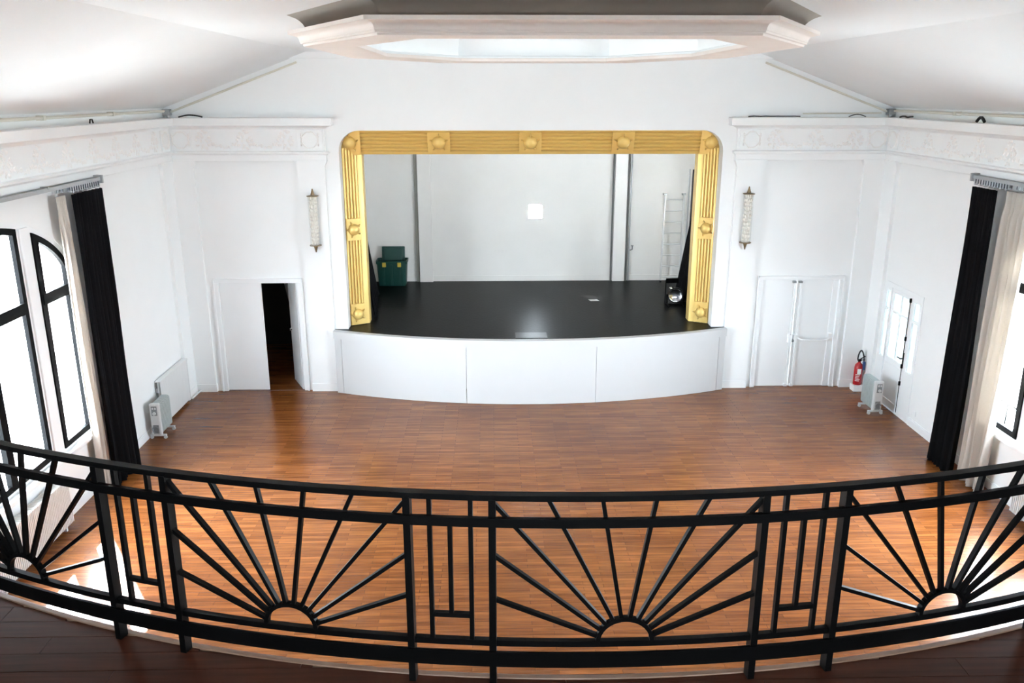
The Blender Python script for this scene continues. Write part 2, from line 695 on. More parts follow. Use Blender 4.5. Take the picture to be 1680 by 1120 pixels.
def off_poly(poly, d):
    return [tuple(p) for p in inset(poly, d)]


hole = off_poly(OCT, -0.2)
mb = MB()
mb.plate([(-3.12, YB - 0.2), (4.52, YB - 0.2), (4.52, D + 0.2), (-3.12, D + 0.2)], [hole], lambda u, v, t: (u, v, ZC + t), 0.0, 0.12)
for sx in (0, 1):
    f = (lambda x: x) if sx == 0 else mx
    a, b = (f(-3.12), ZC), (f(XL - 0.32), 5.034)
    vs = [(a[0], YB - 0.2, a[1]), (b[0], YB - 0.2, b[1]), (b[0], D + 0.2, b[1]), (a[0], D + 0.2, a[1])]
    vs += [(x, y, z + 0.12) for x, y, z in vs]
    mb.add(vs, [(0, 1, 2, 3), (7, 6, 5, 4), (0, 4, 5, 1), (1, 5, 6, 2), (2, 6, 7, 3), (3, 7, 4, 0)])
ceil = tag(build('ceiling', mb, CEIL), 'pale plaster ceiling with sloping sides', kind='structure')

mb = MB().box(-3.40, 4.80, 14.98, D + 0.02, 5.955, ZC)
tag(build('trim_1', mb, WHITE), 'white batten along the top of the stage wall', kind='structure')

# octagonal plaster coffer hung below the ceiling
cof = thing('ceiling_coffer', (CXR, 9.5, 5.8), 'big octagonal plaster cornice ring hung under the ceiling', 'coffer')
cof['kind'] = 'structure'
ZR = 5.80
ring_prof = [(0.02, ZR + 0.05), (0.02, ZR + 0.012), (0.0, ZR), (-0.43, ZR), (-0.435, ZR + 0.016), (-0.455, ZR + 0.020), (-0.458, ZR + 0.034)]
for i in range(6):
    a = math.pi / 2 * i / 5
    ring_prof.append((-0.462 - 0.045 * (1 - math.cos(a)), ZR + 0.036 + 0.052 * math.sin(a)))
ring_prof += [(-0.52, ZR + 0.094), (-0.56, ZR + 0.098), (-0.56, ZR + 0.128), (-0.20, ZR + 0.128)]
# one cornice length per side so that every side is a piece of its own
n8 = len(OCT)


def mitred_side(mb, poly, i, prof, gap=0.0):
    n = len(poly)
    P = [Vector(p) for p in poly]
    N = []
    for k in range(n):
        d1 = (P[k] - P[k - 1]).normalized()
        d2 = (P[(k + 1) % n] - P[k]).normalized()
        n1, n2 = Vector((-d1.y, d1.x)), Vector((-d2.y, d2.x))
        N.append((n1 + n2) / (1 + n1.dot(n2)))
    j = (i + 1) % n
    rows = []
    for k in (i, j):
        rows.append([(*(P[k] + N[k] * o), h) for o, h in prof])
    m = len(prof)
    vs = rows[0] + rows[1]
    fs = [(a, m + a, m + a + 1, a + 1) for a in range(m - 1)]
    mb.add(vs, fs)
    return mb


drum_prof = []
for i in range(8):
    a = math.pi / 2 * i / 7
    drum_prof.append((-0.40 - 0.24 * (1 - math.cos(a)), ZR + 0.122 + (ZC - ZR - 0.122 + 0.01) * math.sin(a)))
cove_prof = [(0.02, ZR + 0.05), (-0.03, ZR + 0.055), (-0.03, ZR + 0.075), (-0.05, ZR + 0.08)]
for i in range(9):
    a = math.pi / 2 * i / 8
    cove_prof.append((-0.06 + 0.42 * (1 - math.cos(a)), ZR + 0.085 + 0.55 * math.sin(a)))
for i in range(n8):
    build('cornice_length', mitred_side(MB(), OCT, i, ring_prof), CREAMPL, cof, smooth=40)
    build('outer_cove', mitred_side(MB(), OCT, i, drum_prof), COVE_SHADE, cof, smooth=40)
    build('inner_cove', mitred_side(MB(), OCT, i, cove_prof), WHITE, cof, smooth=50)
top = inset(OCT, 0.30)
mb = MB().plate(top, [], lambda u, v, t: (u, v, ZR + 0.63 + t), 0.0, 0.05)
build('laylight_glass', mb, LAYGLASS, cof)

# ------------------------------------------------------------------ entablature on the stage wall and side walls
PIL = 0.06
ent_prof = [(0.0, 4.25), (0.012, 4.262), (0.012, 4.36), (0.03, 4.375), (0.055, 4.39), (0.055, 4.415), (0.012, 4.425),
            (0.0, 4.43), (0.0, 4.795), (0.02, 4.805), (0.035, 4.825), (0.09, 4.845), (0.14, 4.855), (0.15, 4.86), (0.155, 4.965), (0.16, 4.985), (0.10, 4.99), (-0.06, 4.99)]


def m_cluster():
    mb = MB()
    rnd = random.Random(3)
    spots = [(0, .30), (-.05, .25), (.05, .26), (-.09, .19), (0, .20), (.09, .19), (-.13, .13), (-.05, .12), (.05, .12), (.13, .12), (-.10, .06), (.0, .05), (.10, .06), (-.02, .0), (.04, -.01)]
    for u, v in spots:
        r = rnd.uniform(0.020, 0.034)
        for k in range(3):
            a = rnd.uniform(0, 6.28)
            mb.blob((u + 0.55 * r * math.cos(a), 0, v + 0.55 * r * math.sin(a)), (r * rnd.uniform(.5, .9), 0.011, r * rnd.uniform(.5, .9)), 6, 4)
        mb.blob((u, 0, v), (r * .45, 0.015, r * .45), 6, 4)
    return mb


def m_festoon():
    mb = MB()
    rnd = random.Random(5)
    for k in range(9):
        t = -1 + 2 * k / 8
        u, v = t * 0.20, 0.05 * t * t + 0.02 * rnd.uniform(-1, 1)
        r = rnd.uniform(0.024, 0.040)
        for q in range(3):
            a = rnd.uniform(0, 6.28)
            mb.blob((u + 0.5 * r * math.cos(a), 0, v + 0.5 * r * math.sin(a)), (r * rnd.uniform(.5, .8), 0.011, r * rnd.uniform(.4, .8)), 6, 4)
        mb.blob((u, 0, v), (r * .5, 0.015, r * .4), 6, 4)
    return mb


def m_shield():
    """scrolled cartouche outline on a raised block"""
    mb = MB()
    pts = []
    for k in range(29):
        a = 2 * math.pi * k / 28
        r = 1 + 0.10 * math.cos(4 * a)
        pts.append((0.125 * r * math.copysign(abs(math.cos(a)) ** 0.6, math.cos(a)), 0, 0.125 * r * math.copysign(abs(math.sin(a)) ** 0.6, math.sin(a))))
    mb.tube(pts, 0.010, 6, cap=False)
    for sx in (-1, 1):
        for v in (-0.08, -0.02, 0.05, 0.09):
            mb.blob((sx * 0.145, 0, v), (0.016, 0.016, 0.028), 6, 4)
    mb.blob((0, 0, 0.135), (0.05, 0.016, 0.015), 8, 4)
    return mb


protos = {}


def ornament(kind, parent, loc, rz):
    M = Matrix.Translation(loc) @ Matrix.Rotation(rz, 4, 'Z')
    if kind not in protos:
        mbf = {'cluster': m_cluster, 'festoon': m_festoon, 'shield': m_shield}[kind]
        o = build({'cluster': 'flower_cluster', 'festoon': 'festoon', 'shield': 'cartouche'}[kind], mbf(), STUCCO, None, smooth=60)
        protos[kind] = o
        o.parent = parent
        o.matrix_parent_inverse = world_of(parent).inverted()
        o.matrix_basis = M
        return o
    return inst(protos[kind].name.split('.')[0], protos[kind], parent, M)


def entablature(right, name, label):
    f = mx if right else (lambda x: x)
    e = struct(name, (f(-4.2), D, 4.25), label)
    path = [(f(-2.90), D + 0.03), (f(-2.90), D - PIL), (f(XL + PIL), D - PIL), (f(XL + PIL), YB)]
    mb = MB()
    sweep(mb, path, ent_prof, side=-1.0 if right else 1.0)
    build('cornice', mb, WHITE, e, smooth=35)
    yf = D - PIL
    # raised blocks
    for a, b in ((-5.55, -5.20), (-3.38, -2.93)):
        x0, x1 = sorted((f(a), f(b)))
        build('frieze_block', MB().box(x0, x1, yf - 0.022, yf + 0.01, 4.45, 4.785), WHITE, e, bevel=0.006)
        ornament('shield', e, ((x0 + x1) / 2, yf - 0.022, 4.615), 0)
    xs = f(XL + PIL)
    sg = -1 if right else 1
    x0, x1 = sorted((xs, xs + sg * 0.022))
    build('frieze_block', MB().box(x0, x1, 14.64, 15.0, 4.45, 4.785), WHITE, e, bevel=0.006)
    ornament('shield', e, (xs + sg * 0.022, 14.82, 4.615), math.pi / 2)
    # garlands on the stage wall
    for k, X in enumerate((-4.99, -4.285, -3.58)):
        ornament('cluster', e, (f(X), yf, 4.475), 0)
        if k < 2:
            ornament('festoon', e, (f(X + 0.352), yf, 4.50), 0)
    # garlands on the side wall, on past the frame's edge
    y = 14.38
    while y > 8.6:
        ornament('cluster', e, (xs, y, 4.475), math.pi / 2)
        ornament('festoon', e, (xs, y - 0.37, 4.50), math.pi / 2)
        y -= 0.74
    return e


entablature(False, 'trim_2', 'white stucco cornice with flower garlands above the open dark doorway')
entablature(True, 'trim_3', 'white stucco cornice with flower garlands above the closed double doors')

# pilasters
k = 4


def pilaster(x0, x1, y0, y1, capdir):
    """shaft with a plinth and a small flared cap"""
    global k
    mb = MB().box(x0, x1, y0, y1, 0, 4.27)
    ex = 0.012
    mb.box(x0 - ex, x1 + ex, y0 - ex, y1 + (0 if capdir == 'y' else ex), 0, 0.15)
    for i in range(5):
        e = 0.008 + 0.010 * i
        mb.box(x0 - e, x1 + e, y0 - e, y1, 4.16 + 0.022 * i, 4.16 + 0.022 * (i + 1))
    o = build('trim_%d' % k, mb, WHITE, None)
    k += 1
    return tag(o, None, None, None, 'structure')


for right in (0, 1):
    f = mx if right else (lambda x: x)
    who = 'closed double doors' if right else 'open dark doorway'
    for a, b, l in ((XL, -5.21, 'white corner pilaster on the stage wall beside the ' + who), (-3.40, -2.93, 'white pilaster with a glass wall lamp, between the %s and the stage' % who)):
        x0, x1 = sorted((f(a), f(b)))
        pilaster(x0, x1, D - PIL, D, 'y')['label'] = l
    x0, x1 = sorted((f(XL), f(XL + PIL)))
    pilaster(x0, x1, 14.60, D - PIL, 'x')['label'] = 'white corner pilaster on the side wall near the ' + who

# baseboards
for nm, f, segs in (('baseboard_left', lambda x: x, ((YB, 14.58),)), ('baseboard_right', mx, ((YB, 13.15), (14.52, 14.58)))):
    mb = MB()
    for y0, y1 in segs:
        x0, x1 = sorted((f(XL), f(XL + 0.02)))
        mb.box(x0, x1, y0, y1, 0, 0.12)
        x0, x1 = sorted((f(XL), f(XL + 0.013)))
        mb.box(x0, x1, y0, y1, 0.12, 0.138)
    tag(build(nm, mb, GLOSSW), 'white painted baseboard along the side wall', kind='structure')

# conduits along the eaves and up the gable slopes
for right in (0, 1):
    f = mx if right else (lambda x: x)
    nm = 'closed double doors' if right else 'open dark doorway'
    mb = MB().tube([(f(XL + 0.07), YB, 5.10), (f(XL + 0.07), 14.9, 5.10)], 0.022, 8)
    for y in (12.9, 10.9, 8.9):
        mb.box(*sorted((f(XL + 0.003), f(XL + 0.10))), y - 0.03, y + 0.03, 5.07, 5.13)
    o = build('conduit', mb, CREAMPIPE, None, smooth=40)
    tag(o, 'cream painted pipe along the eaves of the side wall near the ' + nm, 'pipe')
    mb = MB().tube([(f(-5.50), D - 0.04, 5.085), (f(-3.30), D - 0.04, 5.895)], 0.018, 8)
    o = build('conduit', mb, CREAMPIPE, None, smooth=40)
    tag(o, 'cream pipe climbing the gable slope above the ' + nm, 'pipe')
    mb = MB()
    mb.box(*sorted((f(-5.62), f(-5.50))), D - 0.12, D - 0.0, 5.03, 5.13)
    mb.tube([(f(-5.53), D - 0.10, 4.99), (f(-5.53), D - 0.10, 5.12)], 0.02, 8)
    o = build('pipe_bracket', mb, GREYMET, None)
    tag(o, 'dark steel pipe bracket in the ceiling corner above the ' + nm, 'bracket')
mb = MB().tube([(7.0 - 0.2, D - 0.05, 5.06), (5.42, D - 0.05, 5.05)], 0.014, 6)
tag(build('conduit', mb, CREAMPIPE, None, smooth=40), 'thin cream pipe lying level on the stage wall ledge', 'pipe')


def cable(pts, r, label):
    tag(build('cable', MB().tube(pts, r, 6), RUBBER, None, smooth=60), label, 'cable')


cable([(-5.35 + 0.05 * i, 14.98 + 0.03 * math.sin(i), 5.0 + 0.035 * math.sin(math.pi * i / 8)) for i in range(9)], 0.012, 'black cable arching on the cornice ledge above the open dark doorway')
cable([(4.45 + 0.1 * i, 14.99 + 0.02 * math.sin(i * 2), 5.003 + 0.008 * abs(math.sin(i * 1.7))) for i in range(10)], 0.010, 'black cable lying straight on the cornice ledge above the closed double doors')
cable([(6.2 + 0.05 * i, 14.98, 5.0 + 0.04 * math.sin(math.pi * i / 6)) for i in range(7)], 0.008, 'thin black cable loop on the cornice ledge above the closed double doors')
cable([(6.92, 14.6 - 0.09 * i, 5.003 + 0.02 * abs(math.sin(i))) for i in range(6)], 0.014, 'black cable bunch on the side cornice ledge near the glazed door')
cable([(6.92, 12.25 - 0.04 * i, 5.005 + 0.06 * math.sin(math.pi * i / 5)) for i in range(6)], 0.022, 'thick black cable bump on the side cornice ledge above the right curtain track')
cable([(-5.47, 12.05, 5.0), (-5.47, 12.03, 5.05), (-5.47, 11.97, 5.05), (-5.47, 11.95, 5.0)], 0.010, 'small black cable hook on the side cornice ledge above the panel radiator side')


# ================================================================== WINDOWS
def arched_window(name, right, label):
    f = mx if right else (lambda x: x)
    sg = 1 if right else -1                      # outward
    w = struct(name, (f(XL), W_Y, 0.9), label)

    def px(u, v, t):
        return (f(XL) + sg * t, u, v)
    outerp = arch_poly(W_Y - 2.18, W_Y + 2.18, 0.83, 2.19, 1.08, 2.97)
    A, B, ZSPR = 2.06, 0.985, 2.975
    side_f = arch_poly(10.33, 11.08, 0.92, A, B, ZSPR, 14)
    mid = arch_poly(8.20, 10.0, 0.92, A, B, ZSPR, 20)
    side_n = arch_poly(7.12, 7.87, 0.92, A, B, ZSPR, 14)
    build('window_frame', MB().plate(outerp, [side_f, mid, side_n], px, 0.005, 0.105), GLOSSW, w)
    for (a, b) in ((10.0, 10.33), (7.87, 8.20)):
        c = (a + b) / 2
        build('mullion_cover', MB().plate([(c - 0.10, 0.86), (c + 0.10, 0.86), (c + 0.10, ell(c, 2.06, 0.985, 2.975) + .03), (c - 0.10, ell(c, 2.06, 0.985, 2.975) + .03)], [], px, -0.02, 0.01), GLOSSW, w, bevel=0.01)
    x0, x1 = sorted((f(XL) - sg * 0.09, f(XL) + sg * 0.02))
    build('sill', MB().box(x0, x1, W_Y - 2.1, W_Y + 2.1, 0.82, 0.875), GLOSSW, w, bevel=0.008)
    for poly, (y0, y1), cm in ((side_f, (10.33, 11.08), None), (mid, (8.20, 10.0), 9.11), (side_n, (7.12, 7.87), None)):
        inn = inset(poly, 0.08)
        sash = build('sash', MB().plate(poly, [inn], px, -0.015, 0.035), BLKFRAME, w)
        build('transom_bar', MB().plate([(y0 + 0.03, 2.845), (y1 - 0.03, 2.845), (y1 - 0.03, 2.985), (y0 + 0.03, 2.985)], [], px, -0.025, 0.038), BLKFRAME, w)
        cols = [(y0, y1)]
        if cm:
            zt = ell(cm, A, B, ZSPR) - 0.03
            build('meeting_stile', MB().plate([(cm - 0.065, 0.95), (cm + 0.065, 0.95), (cm + 0.065, zt), (cm - 0.065, zt)], [], px, -0.025, 0.038), BLKFRAME, w)
            cols = [(y0, cm), (cm, y1)]
        for a, b in cols:
            build('pane', MB().plate([(a + 0.04, 0.95), (b - 0.04, 0.95), (b - 0.04, 2.90), (a + 0.04, 2.90)], [], px, 0.030, 0.034), GLASS, w)
            up = arch_poly(a + 0.04, b - 0.04, 2.94, A - 0.03, B - 0.03, ZSPR, 10)
            build('pane', MB().plate(up, [], px, 0.030, 0.034), GLASS, w)
    return w


arched_window('window_1', False, 'tall arched window with black steel sashes beside the panel radiator')
arched_window('window_2', True, 'tall arched window with black steel sashes beside the glazed door')


def added_back_window(name, x0, x1, label):
    w = struct(name, ((x0 + x1) / 2, YB, 3.5), label)

    def px(u, v, t):
        return (u, YB - t, v)
    xm = (x0 + x1) / 2
    hs = [[(a, 3.86), (b, 3.86), (b, 4.54), (a, 4.54)] for a, b in ((x0 + 0.06, xm - 0.03), (xm + 0.03, x1 - 0.06))]
    build('window_frame', MB().plate([(x0, 3.8), (x1, 3.8), (x1, 4.6), (x0, 4.6)], hs, px, 0.06, 0.14), GLOSSW, w)
    for h in hs:
        build('pane', MB().plate(h, [], px, 0.10, 0.104), GLASS, w)


for q, ((x0, x1), wl) in enumerate(zip(ADDED_BACK_WIN, ('on the panel radiator side', 'in the middle', 'on the glazed door side'))):
    added_back_window('window_%d' % (5 + q), x0, x1, 'wide white window in the wall behind the balcony, ' + wl)

# ================================================================== DOORS
def casing(parent, x0, x1, z1, w=0.10, t=0.03, step=0.012):
    """flat architrave with a raised outer band on the stage wall"""
    for a, b in ((x0 - w, x0), (x1, x1 + w)):
        build('casing', MB().box(a, b, D - t, D + 0.005, 0, z1), GLOSSW, parent, bevel=0.006)
    build('casing', MB().box(x0 - w, x1 + w, D - t, D + 0.005, z1, z1 + w * 0.85), GLOSSW, parent, bevel=0.006)
    for a, b in ((x0 - w, x0 - w + 0.03), (x1 + w - 0.03, x1 + w)):
        build('casing_band', MB().box(a, b, D - t - step, D - t + 0.002, 0, z1 + w * 0.85), GLOSSW, parent, bevel=0.004)
    build('casing_band', MB().box(x0 - w, x1 + w, D - t - step, D - t + 0.002, z1 + w * 0.85 - 0.03, z1 + w * 0.85), GLOSSW, parent, bevel=0.004)


d1 = struct('door_1', (-4.28, D, 0), 'white double doorway with one leaf open onto a dark store room')
casing(d1, -5.0, -3.57, 2.075)
build('leaf', MB().box(-4.995, -4.24, D + 0.02, D + 0.06, 0.008, 2.07), GLOSSW, d1, bevel=0.003)
build('threshold', MB().box(-4.995, -3.575, D - 0.002, D + 0.252, 0.0022, 0.007), PARQ, d1)
ang = math.radians(64)
ca, sa = math.cos(ang), math.sin(ang)


def leafp(u, v, z):      # u along leaf from the hinge, v thickness
    return (-3.575 - u * ca - v * sa, D + 0.05 + u * sa - v * ca, z)


mb = MB()
vs = [leafp(u, v, z) for u in (0, 0.66) for v in (0, 0.04) for z in (0.008, 2.07)]
mb.add(vs, [(0, 1, 3, 2), (4, 6, 7, 5), (0, 4, 5, 1), (2, 3, 7, 6), (0, 2, 6, 4), (1, 5, 7, 3)])
lf = build('leaf', mb, GLOSSW, d1)
mb = MB()
p0, p1, p2 = leafp(0.60, 0.04, 1.05), leafp(0.60, 0.09, 1.05), leafp(0.50, 0.09, 1.05)
mb.tube([p0, p1], 0.011, 8).tube([p1, p2], 0.010, 8)
mb.blob(leafp(0.60, 0.045, 1.05), (0.025, 0.012, 0.03), 8, 6)
build('handle', mb, CHROME, lf, smooth=40)

d2 = struct('door_2', (5.7, D, 0), 'white double exit doors with a push bar, closed')
casing(d2, 4.98, 6.42, 2.09, w=0.09)
build('threshold', MB().box(4.985, 6.415, D - 0.002, D + 0.252, 0.0022, 0.007), PARQ, d2)
la = build('leaf', MB().box(4.985, 5.632, D + 0.015, D + 0.06, 0.008, 2.085), GLOSSW, d2, bevel=0.003)
lb = build('leaf', MB().box(5.638, 6.415, D + 0.015, D + 0.06, 0.008, 2.085), GLOSSW, d2, bevel=0.003)
build('edge_strip', MB().box(6.30, 6.40, D - 0.012, D + 0.016, 0.01, 2.08), GLOSSW, lb, bevel=0.004)
for x, lfx in ((5.575, la), (5.69, lb)):
    build('bolt_rod', MB().tube([(x, D - 0.025, 0.06), (x, D - 0.025, 2.04)], 0.011, 8), GLOSSW, lfx, smooth=40)
    build('bolt_keeper', MB().box(x - 0.03, x + 0.03, D - 0.045, D + 0.016, 2.03, 2.065), OILDARK, lfx, bevel=0.003)
    build('bolt_keeper', MB().box(x - 0.03, x + 0.03, D - 0.045, D + 0.016, 0.015, 0.06), GLOSSW, lfx, bevel=0.003)
    build('lock_case', MB().box(x - 0.035, x + 0.035, D - 0.06, D + 0.016, 0.88, 1.04), GLOSSW, lfx, bevel=0.008)
build('push_bar', MB().tube([(5.72, D - 0.05, 0.98), (5.78, D - 0.10, 0.95), (6.26, D - 0.10, 0.95), (6.32, D - 0.05, 0.98)], 0.016, 8), GLOSSW, lb, smooth=40)
build('bar_end', MB().box(6.29, 6.36, D - 0.075, D - 0.012, 0.92, 1.07), GLOSSW, lb, bevel=0.008)
build('knob', MB().box(5.61, 5.66, D - 0.055, D + 0.016, 0.90, 0.945), OILDARK, la, bevel=0.004)

# glazed side door in the right wall
d3 = struct('door_3', (XR, 13.84, 0), 'white glazed side door with milky panes and narrow sidelights')


def pr(u, v, t):
    return (XR + t, u, v)


zg0, zgm, zg1 = 0.90, 1.72, 2.05
holes = []
for a, b in ((13.255, 13.45), (14.31, 14.46)):
    holes += [[(a, zg0 - 0.05), (b, zg0 - 0.05), (b, zgm - 0.02), (a, zgm - 0.02)], [(a, zgm + 0.02), (b, zgm + 0.02), (b, zg1), (a, zg1)]]
leafhole = [(13.55, 0.004), (14.28, 0.004), (14.28, 2.12), (13.55, 2.12)]
build('door_frame', MB().plate([(13.18, 0), (14.50, 0), (14.50, 2.20), (13.18, 2.20)], holes + [leafhole], pr, -0.012, 0.05), GLOSSW, d3)
for h in holes:
    build('pane', MB().plate(h, [], pr, 0.012, 0.018), MILK, d3)
lh = []
for a, b in ((13.64, 13.895), (13.925, 14.20)):
    lh += [[(a, zg0), (b, zg0), (b, zgm - 0.015), (a, zgm - 0.015)], [(a, zgm + 0.015), (b, zgm + 0.015), (b, zg1), (a, zg1)]]
lf3 = build('leaf', MB().plate([(13.562, 0.01), (14.272, 0.01), (14.272, 2.112), (13.562, 2.112)], lh, pr, 0.0, 0.045), GLOSSW, d3)
for h in lh:
    build('pane', MB().plate(h, [], pr, 0.012, 0.018), MILK, lf3)
build('door_stop', MB().plate([(13.50, 0.003), (14.30, 0.003), (14.30, 2.15), (13.50, 2.15)], [[(13.60, 0.03), (14.24, 0.03), (14.24, 2.07), (13.60, 2.07)]], pr, 0.0505, 0.07), GLOSSW, d3)
build('kick_panel', MB().plate([(13.62, 0.04), (14.22, 0.04), (14.22, 0.16), (13.62, 0.16)], [], pr, -0.018, 0.002), GLOSSW, lf3)
build('lower_panel', MB().plate([(13.64, 0.22), (14.20, 0.22), (14.20, 0.80), (13.64, 0.80)], [], pr, -0.006, 0.002), GLOSSW, lf3, bevel=0.003)
mb = MB().tube([(XR - 0.02, 13.575, 0.05), (XR - 0.02, 13.575, 2.08)], 0.006, 6)
for z in (0.55, 0.86, 1.35, 2.02):
    mb.box(XR - 0.035, XR - 0.001, 13.56, 13.59, z, z + 0.07)
build('espagnolette_bolt', mb, BLKMET, lf3, smooth=40)
mb = MB().box(XR - 0.012, XR, 13.55, 13.60, 0.93, 1.13).tube([(XR - 0.01, 13.58, 1.03), (XR - 0.06, 13.58, 1.03), (XR - 0.06, 13.69, 1.03)], 0.011, 8)
build('handle', mb, BLKMET, lf3, smooth=40)
build('wall_socket', MB().box(XR - 0.012, XR, 12.93, 13.01, 0.22, 0.30), GLOSSW, None, bevel=0.003)
tag(bpy.data.objects['wall_socket'], 'small white wall socket low beside the glazed door', 'socket')

# ================================================================== STAGE
SX0, SX1, SY1 = -3.35, 4.75, 19.22
RS, SCY = 9.64, 23.885


def apron_y(x, r=RS):
    return SCY - math.sqrt(r * r - (x - XC) ** 2)


ns = 40
ax0, ax1 = -2.93, mx(-2.93)
front = [(ax0 + (ax1 - ax0) * i / ns, apron_y(ax0 + (ax1 - ax0) * i / ns, RS - 0.02)) for i in range(ns + 1)]
outl = front + [(ax1, D), (mx(op_l), D), (mx(op_l), D + 0.26), (SX1, D + 0.26), (SX1, SY1 + 0.1), (SX0, SY1 + 0.1), (SX0, D + 0.26), (op_l, D + 0.26), (op_l, D), (ax0, D)]
sf = tag(build('stage_floor', MB().plate(outl, [], lambda u, v, t: (u, v, ZS + t), -0.05, 0.0), STAGEFL), 'black painted stage floor behind the gold frame', kind='structure')
build('trapdoor', MB().box(0.40, 0.97, 14.42, 14.78, ZS - 0.01, ZS + 0.006), mat('glossy_black_hatch_paint', (0.008, 0.008, 0.009), 0.36, spec=0.2, var=0.3, vscale=8, bump=0.15, bscale=14), sf)

apron = struct('stage_apron', (XC, 14.25, 0), 'curved white panelled front of the stage')


def curved_slab(x0, x1, r0, r1, z0, z1, n):
    pin = [(x0 + (x1 - x0) * i / n) for i in range(n + 1)]
    o = [(x, apron_y(x, r1)) for x in pin]
    i_ = [(x, apron_y(x, r0)) for x in reversed(pin)]
    return MB().plate(o + i_, [], lambda u, v, t: (u, v, t), z0, z1)


cuts = [ax0, -2.80, -0.485, 1.845, mx(-2.80), ax1]
for a, b in zip(cuts[:-1], cuts[1:]):
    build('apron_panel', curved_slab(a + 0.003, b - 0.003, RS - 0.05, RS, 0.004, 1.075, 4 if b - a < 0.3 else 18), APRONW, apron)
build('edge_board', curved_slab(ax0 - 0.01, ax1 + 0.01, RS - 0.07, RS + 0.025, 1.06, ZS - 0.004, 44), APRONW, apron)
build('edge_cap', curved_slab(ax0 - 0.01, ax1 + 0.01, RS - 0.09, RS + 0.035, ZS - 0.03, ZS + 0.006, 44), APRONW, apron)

# stage house
bw_hole = [(0.825, 2.645), (1.135, 2.65), (1.145, 2.93), (1.08, 2.962), (0.82, 2.955)]
mb = MB().plate([(SX0 - 0.1, 0), (SX1 + 0.1, 0), (SX1 + 0.1, 6.3), (SX0 - 0.1, 6.3)], [bw_hole], lambda u, v, t: (u, SY1 + t, v), 0.0, 0.05)
tag(build('wall_stage_back', mb, STAGEW), 'pale grey back wall of the stage', kind='structure')
w3 = struct('window_3', (0.98, SY1, 2.65), 'small bright square window in the stage back wall')
build('pane', MB().plate(bw_hole, [], lambda u, v, t: (u, SY1 + t, v), 0.02, 0.024), GLASS, w3)
tag(build('wall_stage_left', MB().box(SX0 - 0.15, SX0, D + 0.25, SY1 + 0.1, 0, 6.3), STAGEW), 'pale grey wing wall behind the green trunk', kind='structure')
wr_hole = [(15.8, 2.6), (17.0, 2.6), (17.0, 3.7), (15.8, 3.7)]  # out-of-view opening added to let more daylight onto the stage
mb = MB().plate([(D + 0.25, 0), (SY1 + 0.1, 0), (SY1 + 0.1, 6.3), (D + 0.25, 6.3)], [wr_hole], lambda u, v, t: (SX1 + t, u, v), 0.0, 0.15)
tag(build('wall_stage_right', mb, STAGEW), 'pale grey wing wall behind the spotlight', kind='structure')
w4 = struct('window_4', (SX1, 16.6, 2.6), 'tall plain window in the stage wing')
build('window_frame', MB().plate(wr_hole, [[(15.86, 2.66), (16.94, 2.66), (16.94, 3.64), (15.86, 3.64)]], lambda u, v, t: (SX1 + t, u, v), 0.03, 0.10), GLOSSW, w4)
build('pane', MB().plate([(15.86, 2.66), (16.94, 2.66), (16.94, 3.64), (15.86, 3.64)], [], lambda u, v, t: (SX1 + t, u, v), 0.06, 0.064), GLASS, w4)
tag(build('ceiling_stage', MB().box(SX0 - 0.15, SX1 + 0.15, D + 0.25, SY1 + 0.15, 6.2, 6.3), STAGEW), 'pale ceiling over the stage', kind='structure')
tag(build('baseboard_stage', MB().box(SX0, SX1, SY1 - 0.02, SY1, ZS, ZS + 0.13), STAGEW), 'pale grey baseboard along the stage back wall', kind='structure')
tag(build('trim_20', MB().box(-1.68, -1.38, SY1 - 0.10, SY1, ZS, 6.2), STAGEW, bevel=0.005), 'pale grey pilaster on the stage back wall near the green trunk', kind='structure')
tag(build('trim_21', MB().box(2.77, 3.05, SY1 - 0.10, SY1, ZS, 6.2), STAGEW, bevel=0.005), 'pale grey pilaster between two pipes on the stage back wall', kind='structure')
mb = MB().box(-1.76, -1.685, SY1 - 0.06, SY1 - 0.005, ZS + 0.0, 6.2)
tag(build('cable_duct', mb, DUCT), 'dark grey duct beside the stage pilaster near the green trunk', 'duct')
for x, r, m, l in ((2.735, 0.020, DARKPIPE, 'single dark upright pipe on the stage back wall'), (3.085, 0.026, DARKPIPE, 'thick dark upright pipe of a pair on the stage back wall'), (3.145, 0.014, GREYMET, 'thin bare steel upright pipe of a pair on the stage back wall')):
    tag(build('pipe', MB().tube([(x, SY1 - 0.07, ZS), (x, SY1 - 0.07, 6.2)], r, 10), m, None, smooth=40), l, 'pipe')
mb = MB().tube([(3.165, SY1 - 0.085, 1.92), (3.21, SY1 - 0.12, 1.94), (3.21, SY1 - 0.12, 2.02)], 0.013, 8).tube([(3.21, SY1 - 0.12, 2.02), (3.21, SY1 - 0.12, 2.035)], 0.03, 10)
tag(build('pipe_valve', mb, DARKPIPE, None, smooth=40), 'small tap fitting on the paired stage pipes', 'valve')
for nm, x in (('nearer the green trunk', 0.05), ('under the small bright window', 1.15)):
    s = thing('socket_strip', (x, SY1, 1.85), 'faint white sockets on the stage back wall ' + nm, 'socket')
    for q in range(3):
        build('socket', MB().box(x + 0.08 * q, x + 0.07 + 0.08 * q, SY1 - 0.012, SY1 - 0.001, 1.85, 1.92), STAGEW, s, bevel=0.004)

pq = [(2.02, 17.30), (2.20, 17.33), (2.24, 17.20), (2.06, 17.18)]  # outline of a white sheet added in place of a sun spot
tag(build('paper_sheet', MB().plate(pq, [], lambda u, v, t: (u, v, ZS + t), 0.001, 0.004), LABEL_SUNSPOT), 'small white paper lying on the black stage floor', 'paper')

